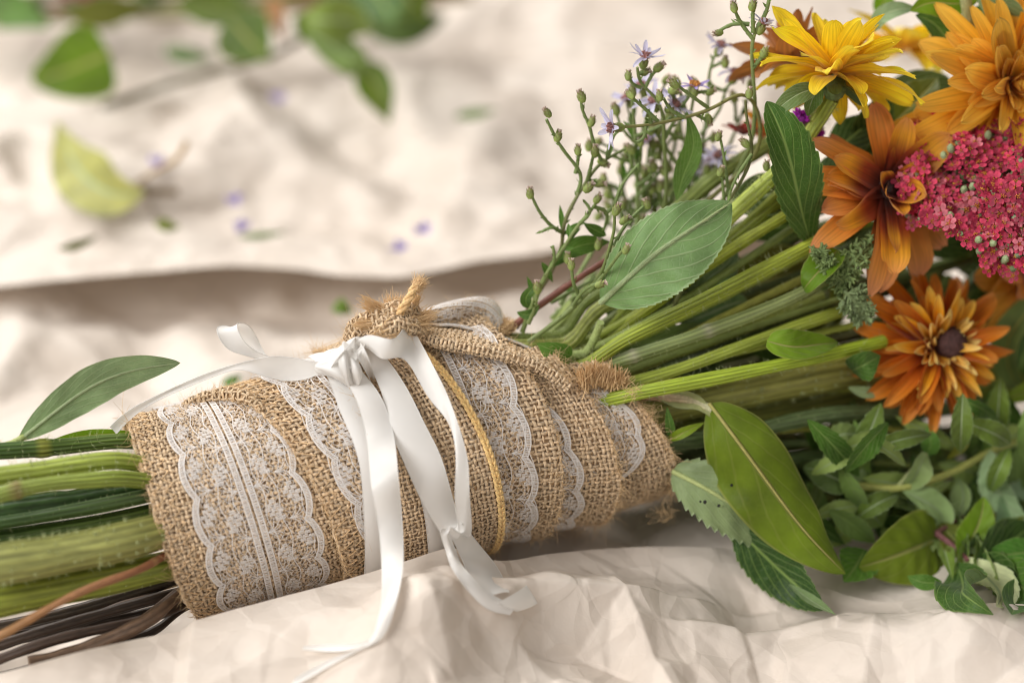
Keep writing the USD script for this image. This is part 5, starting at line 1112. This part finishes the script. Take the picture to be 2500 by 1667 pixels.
def spray(label, main, rpx, col, branches=(), buds=(), blooms=(), leaves=0, seed=0, off=0.0, tip=None):
    """main: places of the stem; branches: lists of places; buds: (px, py, off, dx, dy); blooms: (px, py, off, dx, dy, r, kind)"""
    t = thing('aster_spray', label, 'flower'); r = np.random.default_rng(seed)
    s = lambda L: [(a[0], a[1], (a[2] if len(a) > 2 else 0) + off) for a in L]
    _, pth = stem(s(main), rpx * .8, col, t, inside=False, ribs=0, taper=.55, tip=tip, seed=seed, n=60)
    paths = [pth]
    for b in branches:
        _, p2 = stem(s(b), rpx * .62, (.20, .27, .09), t, 'branch', inside=False, ribs=0, taper=.7, seed=seed, n=30); paths.append(p2)
    mb = MB()
    for P2 in paths:                                                # scale leaves along the stems
        T = unit(np.gradient(P2, axis=0))
        for i in range(3, len(P2) - 1, 4):
            d = unit(T[i] * 1.0 + unit(r.normal(0, 1, 3)) * .8); L = r.uniform(9, 22) * PXM; q = unit(np.cross(d, r.normal(0, 1, 3))) * 3.4 * PXM
            mb.add(np.array([P2[i] - q * .5, P2[i] + d * L * .4 - q, P2[i] + d * L, P2[i] + d * L * .4 + q, P2[i] + q * .5]), np.array([[0, 1, 3], [1, 2, 3], [0, 3, 4]]), None, (.17, .25, .06))
    mb.build('scale_leaves', TINT, t)
    for i, (x, y, o, dx, dy) in enumerate(buds):
        d = unit(RIGHT * dx - UPV * dy + r.normal(0, .2, 3)); bud(Q(x, y, o + off) - d * 20 * PXM, d, t, r.uniform(.62, .84), seed * 31 + i)
    for i, (x, y, o, dx, dy, rr, kind) in enumerate(blooms):
        P = Q(x, y, o + off); A = unit(RIGHT * dx - UPV * dy + VIEW(P) * .35)
        aster(P, A, t, rr * 1.02, seed * 17 + i, VIO if kind == 'v' else LAV, 13 if kind != 's' else 8, disc=(.30, .14, .12) if kind != 'v' else (.5, .22, .05))
    for i in range(leaves):
        j = r.integers(5, 55); d = unit(unit(np.gradient(pth, axis=0))[j] + r.normal(0, .6, 3)); L = r.uniform(35, 70) * PXM
        leaf([pth[j], pth[j] + d * L * .5 + UPV * .0008, pth[j] + d * L], 7, LF_DARK, t, 'leaf', fold=.3, raw=True, tint=(1.5, 1.5, 1.4), nt=14, seed=i)
    return t
G1 = (.20, .25, .08); RED = (.22, .07, .05)
spray('leftmost budded spray with a purplish stem, reaching over the paper', [(1260, 800, -.012), (1330, 690, -.012), (1371, 600, -.012), (1376, 555, -.012), (1403, 490, -.013), (1434, 440, -.014), (1464, 402, -.015), (1526, 364, -.016)], 8, (.17, .12, .07), tip=G1,
      branches=[[(1410, 470, -.012), (1418, 432, -.012), (1388, 383, -.012), (1361, 344, -.012), (1334, 291, -.012)], [(1405, 423, -.012), (1412, 380, -.012), (1411, 365, -.012)], [(1434, 440, -.014), (1444, 400, -.013), (1450, 372, -.013)], [(1470, 395, -.015), (1449, 348, -.015), (1438, 306, -.015), (1422, 268, -.015), (1418, 240, -.015)],
                [(1369, 566, -.012), (1346, 551, -.011), (1315, 513, -.010), (1298, 478, -.010)], [(1369, 566, -.012), (1345, 556, -.010), (1322, 566, -.010)], [(1483, 385, -.015), (1500, 330, -.016), (1512, 318, -.016)], [(1440, 440, -.014), (1465, 450, -.014)], [(1361, 344, -.012), (1364, 330, -.012)], [(1440, 300, -.015), (1446, 292, -.015)]],
      buds=[(1332, 270, -.012, -.15, -1), (1411, 360, -.012, .1, -1), (1453, 364, -.013, .2, -1), (1418, 232, -.015, -.05, -1), (1294, 466, -.010, -.1, -1), (1468, 448, -.014, 1, -.2), (1477, 400, -.015, 1, .1), (1364, 328, -.012, .2, -1), (1446, 292, -.015, .4, -1)], leaves=4, seed=1)
spray('second budded spray, forking right beside the leftmost one', [(1275, 810, -.006), (1340, 660, -.006), (1380, 600, -.006), (1403, 563, -.006), (1449, 505, -.006), (1460, 486, -.006)], 8, G1,
      branches=[[(1449, 505, -.006), (1480, 520, -.007), (1475, 560, -.008)], [(1415, 545, -.006), (1440, 515, -.005), (1425, 490, -.006)], [(1480, 520, -.007), (1500, 500, -.007), (1510, 470, -.008), (1560, 400, -.010)], [(1340, 660, -.006), (1352, 640, -.004), (1350, 600, -.004)]],
      buds=[(1463, 480, -.006, .35, -1), (1440, 455, -.006, .4, -.9), (1462, 592, -.006, .1, -1), (1386, 625, -.004, .2, -1)], leaves=5, seed=2)
spray('budded spray rising in front of the broad grey leaf', [(1290, 835, .002), (1420, 730, .004), (1470, 660, .006), (1490, 600, .008), (1499, 560, .008), (1500, 520, .008)], 8, G1,
      branches=[[(1440, 712, .006), (1490, 650, .016), (1520, 612, .022), (1530, 604, .024)], [(1400, 745, .004), (1440, 700, .014), (1470, 690, .018)], [(1499, 600, .008), (1520, 560, .006), (1575, 500, .002)], [(1420, 730, .004), (1400, 690, .006), (1395, 640, .006)]],
      buds=[(1507, 508, .008, .1, -1), (1577, 492, .002, .05, -1), (1532, 602, .026, .6, -.8), (1472, 692, .020, 1, -.3), (1530, 535, .004, .6, -.8), (1395, 640, .006, .05, -1)], seed=3)
spray('arching spray that ends in a wilted lavender aster', [(1600, 690, -.010), (1740, 480, -.010), (1850, 360, -.008), (1816, 233, -.006), (1747, 260, -.004), (1671, 287, -.003), (1575, 306, -.002), (1514, 310, -.002)], 8, (.22, .21, .07),
      branches=[[(1606, 296, -.003), (1570, 262, -.003), (1545, 240, -.003)], [(1728, 263, -.004), (1690, 236, -.003), (1650, 206, -.003)], [(1671, 287, -.003), (1640, 270, -.003), (1620, 240, -.003)], [(1575, 308, -.002), (1572, 335, -.001), (1555, 348, -.001)], [(1700, 280, -.004), (1735, 300, -.004)], [(1590, 300, -.002), (1580, 290, -.002)]],
      buds=[(1534, 228, -.003, -.6, -.8), (1640, 201, -.003, -.7, -.7), (1610, 228, -.003, -.1, -1), (1732, 297, -.004, .5, .9)],
      blooms=[(1496, 312, -.002, -1, .05, 50, 'l')], seed=4)
spray('upright spray with violet and lavender asters at its forks', [(1560, 720, -.018), (1627, 459, -.018), (1621, 344, -.018), (1619, 290, -.018), (1600, 240, -.018), (1564, 200, -.018), (1556, 165, -.018)], 8, G1,
      branches=[[(1621, 344, -.018), (1660, 270, -.018), (1690, 225, -.016)], [(1564, 214, -.018), (1545, 205, -.018), (1536, 185, -.018)], [(1575, 215, -.018), (1595, 180, -.018), (1610, 165, -.018)], [(1560, 180, -.018), (1580, 175, -.018)], [(1690, 228, -.016), (1735, 222, -.016)], [(1660, 270, -.018), (1640, 230, -.018)]],
      buds=[(1534, 178, -.018, -.1, -1), (1612, 162, -.018, .6, -.8), (1580, 174, -.018, 1, -.2), (1740, 222, -.016, 1, 0), (1650, 222, -.016, 1, -.1)],
      blooms=[(1575, 140, -.018, .25, -1, 44, 'l'), (1696, 210, -.016, .1, -1, 34, 'v'), (1646, 255, -.018, .6, -.5, 52, 'l'), (1596, 248, -.022, -.2, -.6, 52, 'l')], seed=5)
spray('tall spray at the top beside the yellow flower', [(1700, 620, -.014), (1800, 420, -.012), (1835, 340, -.010), (1839, 190, -.008), (1839, 96, -.008), (1850, 65, -.008)], 9, (.23, .28, .10),
      branches=[[(1839, 96, -.008), (1805, 50, -.010), (1791, 15, -.010)], [(1839, 80, -.008), (1838, 40, -.008), (1839, 12, -.008)], [(1830, 60, -.010), (1790, 60, -.012), (1750, 80, -.012)], [(1850, 65, -.008), (1870, 30, -.008), (1880, -30, -.008)], [(1839, 165, -.008), (1860, 140, -.006), (1868, 128, -.006)]],
      buds=[(1791, 12, -.010, -.1, -1), (1839, 8, -.008, .05, -1), (1746, 82, -.012, -1, .3), (1868, 125, -.006, .5, -.8)], blooms=[(1864, 58, -.008, .5, -1, 30, 'l')], seed=6)
spray('thin upright spray ending in a fluffy bud beside the dark leaf', [(1640, 760, .006), (1760, 520, .006), (1835, 375, .008), (1825, 300, .008), (1820, 245, .008)], 7, (.16, .17, .06),
      branches=[[(1836, 375, .008), (1790, 450, .008), (1775, 500, .008)], [(1770, 505, .006), (1765, 460, .006), (1762, 420, .006)], [(1780, 490, .006), (1770, 400, .004), (1757, 330, .002)]],
      buds=[(1830, 222, .008, .2, -1), (1814, 345, .008, -.1, -1), (1762, 413, .006, .05, -1), (1757, 326, .002, .2, -1), (1872, 398, .006, .1, -1)], seed=7)
spray('hazy spray with pale asters in the upper middle', [(1620, 640, -.034), (1700, 400, -.036), (1728, 260, -.038), (1735, 165, -.038), (1752, 122, -.038)], 8, (.22, .28, .12),
      branches=[[(1728, 200, -.038), (1765, 220, -.036), (1790, 190, -.036)], [(1735, 165, -.038), (1770, 150, -.036)], [(1700, 400, -.036), (1660, 300, -.036), (1690, 200, -.034)], [(1710, 330, -.036), (1760, 260, -.036), (1770, 220, -.036)]],
      buds=[(1770, 148, -.036, .1, -1), (1692, 196, -.034, -.6, -.8)], blooms=[(1760, 112, -.038, .4, -1, 46, 'l'), (1795, 180, -.036, .3, -.8, 50, 'l')], seed=8)
r = np.random.default_rng(40)
for k in range(13):                                                 # the soft tangle of sprays behind
    x1, y1 = r.uniform(1500, 1850), r.uniform(180, 470); o = r.uniform(-.05, -.024); x0, y0 = 1330 + r.uniform(0, 260), 780 - r.uniform(0, 60)
    mid = ((x0 + x1) / 2 + r.uniform(0, 50), (y0 + y1) / 2 + r.uniform(0, 40), o)
    br = []; bd = []; bl = []
    for j in range(5):
        f = r.uniform(.45, .95); bx, by = mid[0] + (x1 - mid[0]) * (2 * f - 1 if f > .5 else 0), mid[1] + (y1 - mid[1]) * (2 * f - 1 if f > .5 else 0)
        ex, ey = bx + r.normal(0, 45), by - r.uniform(25, 95); br.append([(bx, by, o), ((bx + ex) / 2 + r.normal(0, 8), (by + ey) / 2, o), (ex, ey, o)]); bd.append((ex, ey, o, r.normal(0, .4), -1))
    if k % 3 == 0: bl.append((x1, y1, o, r.normal(0, .5), -.8, 44, 'l'))
    else: bd.append((x1, y1, o, r.normal(0, .3), -1))
    t = spray('hazy green spray in the soft tangle behind the sharp ones', [(x0, y0, o * .5), mid, (x1, y1 + 18, o)], r.uniform(6, 9), np.array((.20, .26, .09)) * r.uniform(.8, 1.3), br, bd, bl, leaves=3, seed=50 + k)
    tag(t, group='hazy aster sprays behind the sharp ones')
plain_stem('thin red brown twig among the asters above the wrap', [(1200, 850, -.010), (1260, 792, -.008), (1350, 722, -.006), (1445, 658, -.006), (1560, 590, -.01)], 9, (.21, .075, .05), ribs=0, inside=False, seed=60)
for k, pts in enumerate(([(1290, 752, -.004), (1285, 725, -.002), (1312, 690, -.002)], [(1262, 762, -.004), (1290, 768, -.002), (1318, 745, -.002)], [(1355, 650, -.008), (1385, 615, -.008), (1440, 595, -.010), (1490, 590, -.012)], [(1322, 640, -.008), (1335, 660, -.008), (1350, 690, -.008)], [(1480, 575, -.008), (1450, 560, -.008), (1424, 545, -.008)])):
    lone(('small folded leaf at the foot of the asters', 'tiny pointed leaf right above the wrap mouth', 'dark arching leaf among the aster stems', 'tiny dark leaf on the leftmost aster stem', 'small pointed leaf left of the broad grey leaf')[k], pts, (14, 12, 24, 9, 14)[k], LF_DARK, fold=.35, tint=(1.3, 1.2, 1.2))
spray('short stub with one fluffy bud right at the wrap mouth', [(1290, 790, .0), (1306, 750, .0), (1312, 715, .0)], 7, G1, buds=[(1312, 698, .0, .05, -1)], seed=90)

# ---------------------------------------------------------------- leaves and scraps lying on the back sheet
def gl(pts): return [G(x, y, z + .007) for x, y, z in pts]
def gleaf(label, pts, hw, m, cat='leaf', **k):
    t = thing('fallen_leaf', label, cat); leaf(gl(pts), hw * 1.5, m, t, 'blade', raw=True, **k); return t
gleaf('green cut leaf lying at the upper left of the paper', [(268, 130, .040), (220, 150, .035), (150, 178, .028), (76, 194, .024)], 84, LF_OLIVE, fold=.1, tilt=0, prof=(.5, .6), tint=(.62, .9, .5))
t = thing('fallen_sprig', 'blurred leafy sprig lying across the top of the paper', 'leafy stem')
stem(gl([(250, 262, .016), (420, 205, .018), (560, 165, .022), (700, 120, .03), (800, 40, .04), (870, -60, .04)]), 13, (.10, .085, .03), t, ribs=0, raw=True)
stem(gl([(-60, 45, .02), (150, 40, .02), (400, 20, .025), (620, 5, .03), (800, -20, .03)]), 15, (.22, .22, .06), t, 'branch', ribs=0, raw=True)
for pts, hw, m, tn_ in (([(560, 40, .045), (600, 90, .040), (660, 150, .034)], 70, LF_OLIVE, (.45, .62, 1.2)), ([(740, 40, .06), (800, 50, .06), (860, 55, .055), (915, 78, .05)], 52, LF_MINT, (1.5, 1.4, 1.1)), ([(740, 80, .05), (820, 120, .045), (870, 160, .04), (880, 190, .03)], 38, LF_MINT, (1.0, 1.05, .9)),
                        ([(880, 150, .036), (915, 210, .03), (950, 300, .018)], 42, LF_OLIVE, (.55, .75, .5)), ([(720, 40, .05), (760, 70, .045), (790, 90, .04)], 34, LF_OLIVE, (.55, .8, .6)), ([(880, -60, .06), (930, 0, .055), (960, 60, .05)], 70, LF_DARK, (.9, .9, .8)), ([(960, -40, .05), (1010, 10, .045), (1040, 50, .04)], 50, LF_OLIVE, (.7, .9, 1)),
                        ([(-40, 20, .02), (40, 30, .03), (120, 70, .03)], 50, LF_DARK, (1.6, 1.5, 2)), ([(160, 40, .03), (260, 30, .03), (360, 10, .03)], 40, LF_OLIVE, (.8, .7, 1.5)), ([(430, 10, .04), (520, 20, .04), (640, 40, .04)], 44, LF_OLIVE, (.5, .65, 1.2)), ([(880, 60, .03), (980, 70, .03), (1090, 40, .03)], 40, LF_DARK, (1.5, 1.0, 2.2)), ([(400, 120, .02), (450, 135, .02), (520, 140, .02)], 22, LF_GREY, (.8, .8, 1.0)), ([(660, -10, .04), (680, 60, .04), (690, 110, .035)], 22, LF_OLIVE, (1.6, .5, 3))):
    leaf(gl(pts), hw * 1.45, m, t, 'leaf', raw=True, fold=.2, tint=tn_)
r = np.random.default_rng(9)
for k in range(20):
    x, y = r.uniform(-60, 1080), r.uniform(-60, 40); a = r.normal(0, .5)
    leaf(gl([(x - 60 * math.cos(a), y + 30 * math.sin(a), .02), (x, y, .03), (x + 60 * math.cos(a), y - 30 * math.sin(a), .022)]), r.uniform(20, 44), (LF_DARK, LF_OLIVE, LF_MINT, LF_GREY)[k % 4], t, 'leaf', raw=True, fold=.2, tilt=r.uniform(-30, 30), tint=np.array(((1.3, 1.0, 1.6), (.7, .6, 1.4), (.6, .55, .5), (.8, .7, .7))[k % 4]), nt=20)
for k in range(5):
    stem(gl([(-80, 60 - 22 * k, .02), (400, 40 - 20 * k, .024), (800, 20 - 12 * k, .028), (1150, 0 - 8 * k, .02)]), 10, ((.22, .20, .06), (.26, .12, .07), (.16, .11, .05))[k % 3], t, 'branch', ribs=0, raw=True)
mb = MB()
C = G(200, 10, .03); r = np.random.default_rng(4)
for i in range(30): petal(mb, C + r.normal(0, .004, 3), (0, -.3, 1), r.uniform(0, 6), .5, .008, .004, 0.2, .3, ((.35, .06, .10), (.48, .12, .18), (.5, .2, .22)))
mb.build('bloom', PETAL, t)
gleaf('pale yellow leaf curled on the paper at the left', [(138, 296, .030), (172, 385, .022), (225, 448, .020), (290, 476, .020), (352, 470, .022)], 62, LF_MINT, fold=.35, tilt=5, prof=(1.3, .8), tint=(1.45, 1.1, .7), under=True)
t = thing('dry_twig', 'thin dry curved stalk beside the pale yellow leaf', 'twig')
stem(gl([(330, 452, .016), (375, 420, .022), (430, 390, .034), (455, 350, .044)]), 6, (.50, .36, .20), t, ribs=0, raw=True, taper=1.6)
stem(gl([(350, 462, .014), (400, 468, .014), (435, 470, .014)]), 13, (.20, .14, .08), t, 'dry_bract', ribs=0, raw=True)
for lab, pts, hw, m, tn_ in (('small green leaf scrap right behind the burlap knot', [(820, 740, .006), (838, 752, .012), (862, 765, .008)], 16, LF_OLIVE, (.7, 1.1, .6)), ('green and yellow scrap below the pale yellow leaf', [(380, 540, .016), (410, 552, .016), (440, 555, .016)], 13, LF_OLIVE, (.8, .8, 1)),
                             ('dark olive scrap lying at the left of the back sheet', [(140, 608, .016), (185, 600, .018), (240, 575, .018)], 9, LF_OLIVE, (.5, .45, .8)), ('faint green sliver in the middle of the back sheet', [(580, 578, .014), (640, 575, .015), (700, 568, .015)], 7, LF_GREY, (1, 1, 1)),
                             ('grey green sliver on the paper at the far right', [(1110, 285, .016), (1160, 278, .018), (1215, 268, .018)], 12, LF_GREY, (1, 1, 1)), ('small green leaf half hidden behind the wrap', [(540, 938, .002), (565, 930, .004), (590, 915, .004)], 10, LF_GREY, (.9, 1.2, .9))):
    gleaf(lab, pts, hw, m, tint=tn_, fold=.2)
for k, (x, y, z, lab) in enumerate(((678, 245, .022, 'violet aster petal scrap by the fallen sprig'), (592, 560, .016, 'lilac petal scrap near the front of the back sheet'), (1032, 565, .018, 'lilac petal scrap right of the middle on the back sheet'), (570, 490, .016, 'faint lilac petal scrap in the middle left'), (380, 400, .018, 'pale lilac scrap beside the dry stalk'), (972, 610, .016, 'tiny grey lilac scrap near the sheet edge'))):
    t = thing('fallen_petal', lab, 'petal'); mb = MB(); C = G(x, y, z + .005); r = np.random.default_rng(k)
    for i in range(7): petal(mb, C, unit(np.array([0, -.4, 1]) + r.normal(0, .3, 3)), r.uniform(0, 6), .5, 24 * PXM * 1.4, 12 * PXM * 1.4, .2, .3, ((.30, .22, .50), (.42, .34, .66), (.5, .42, .7)))
    mb.build('petals', PETAL, t)
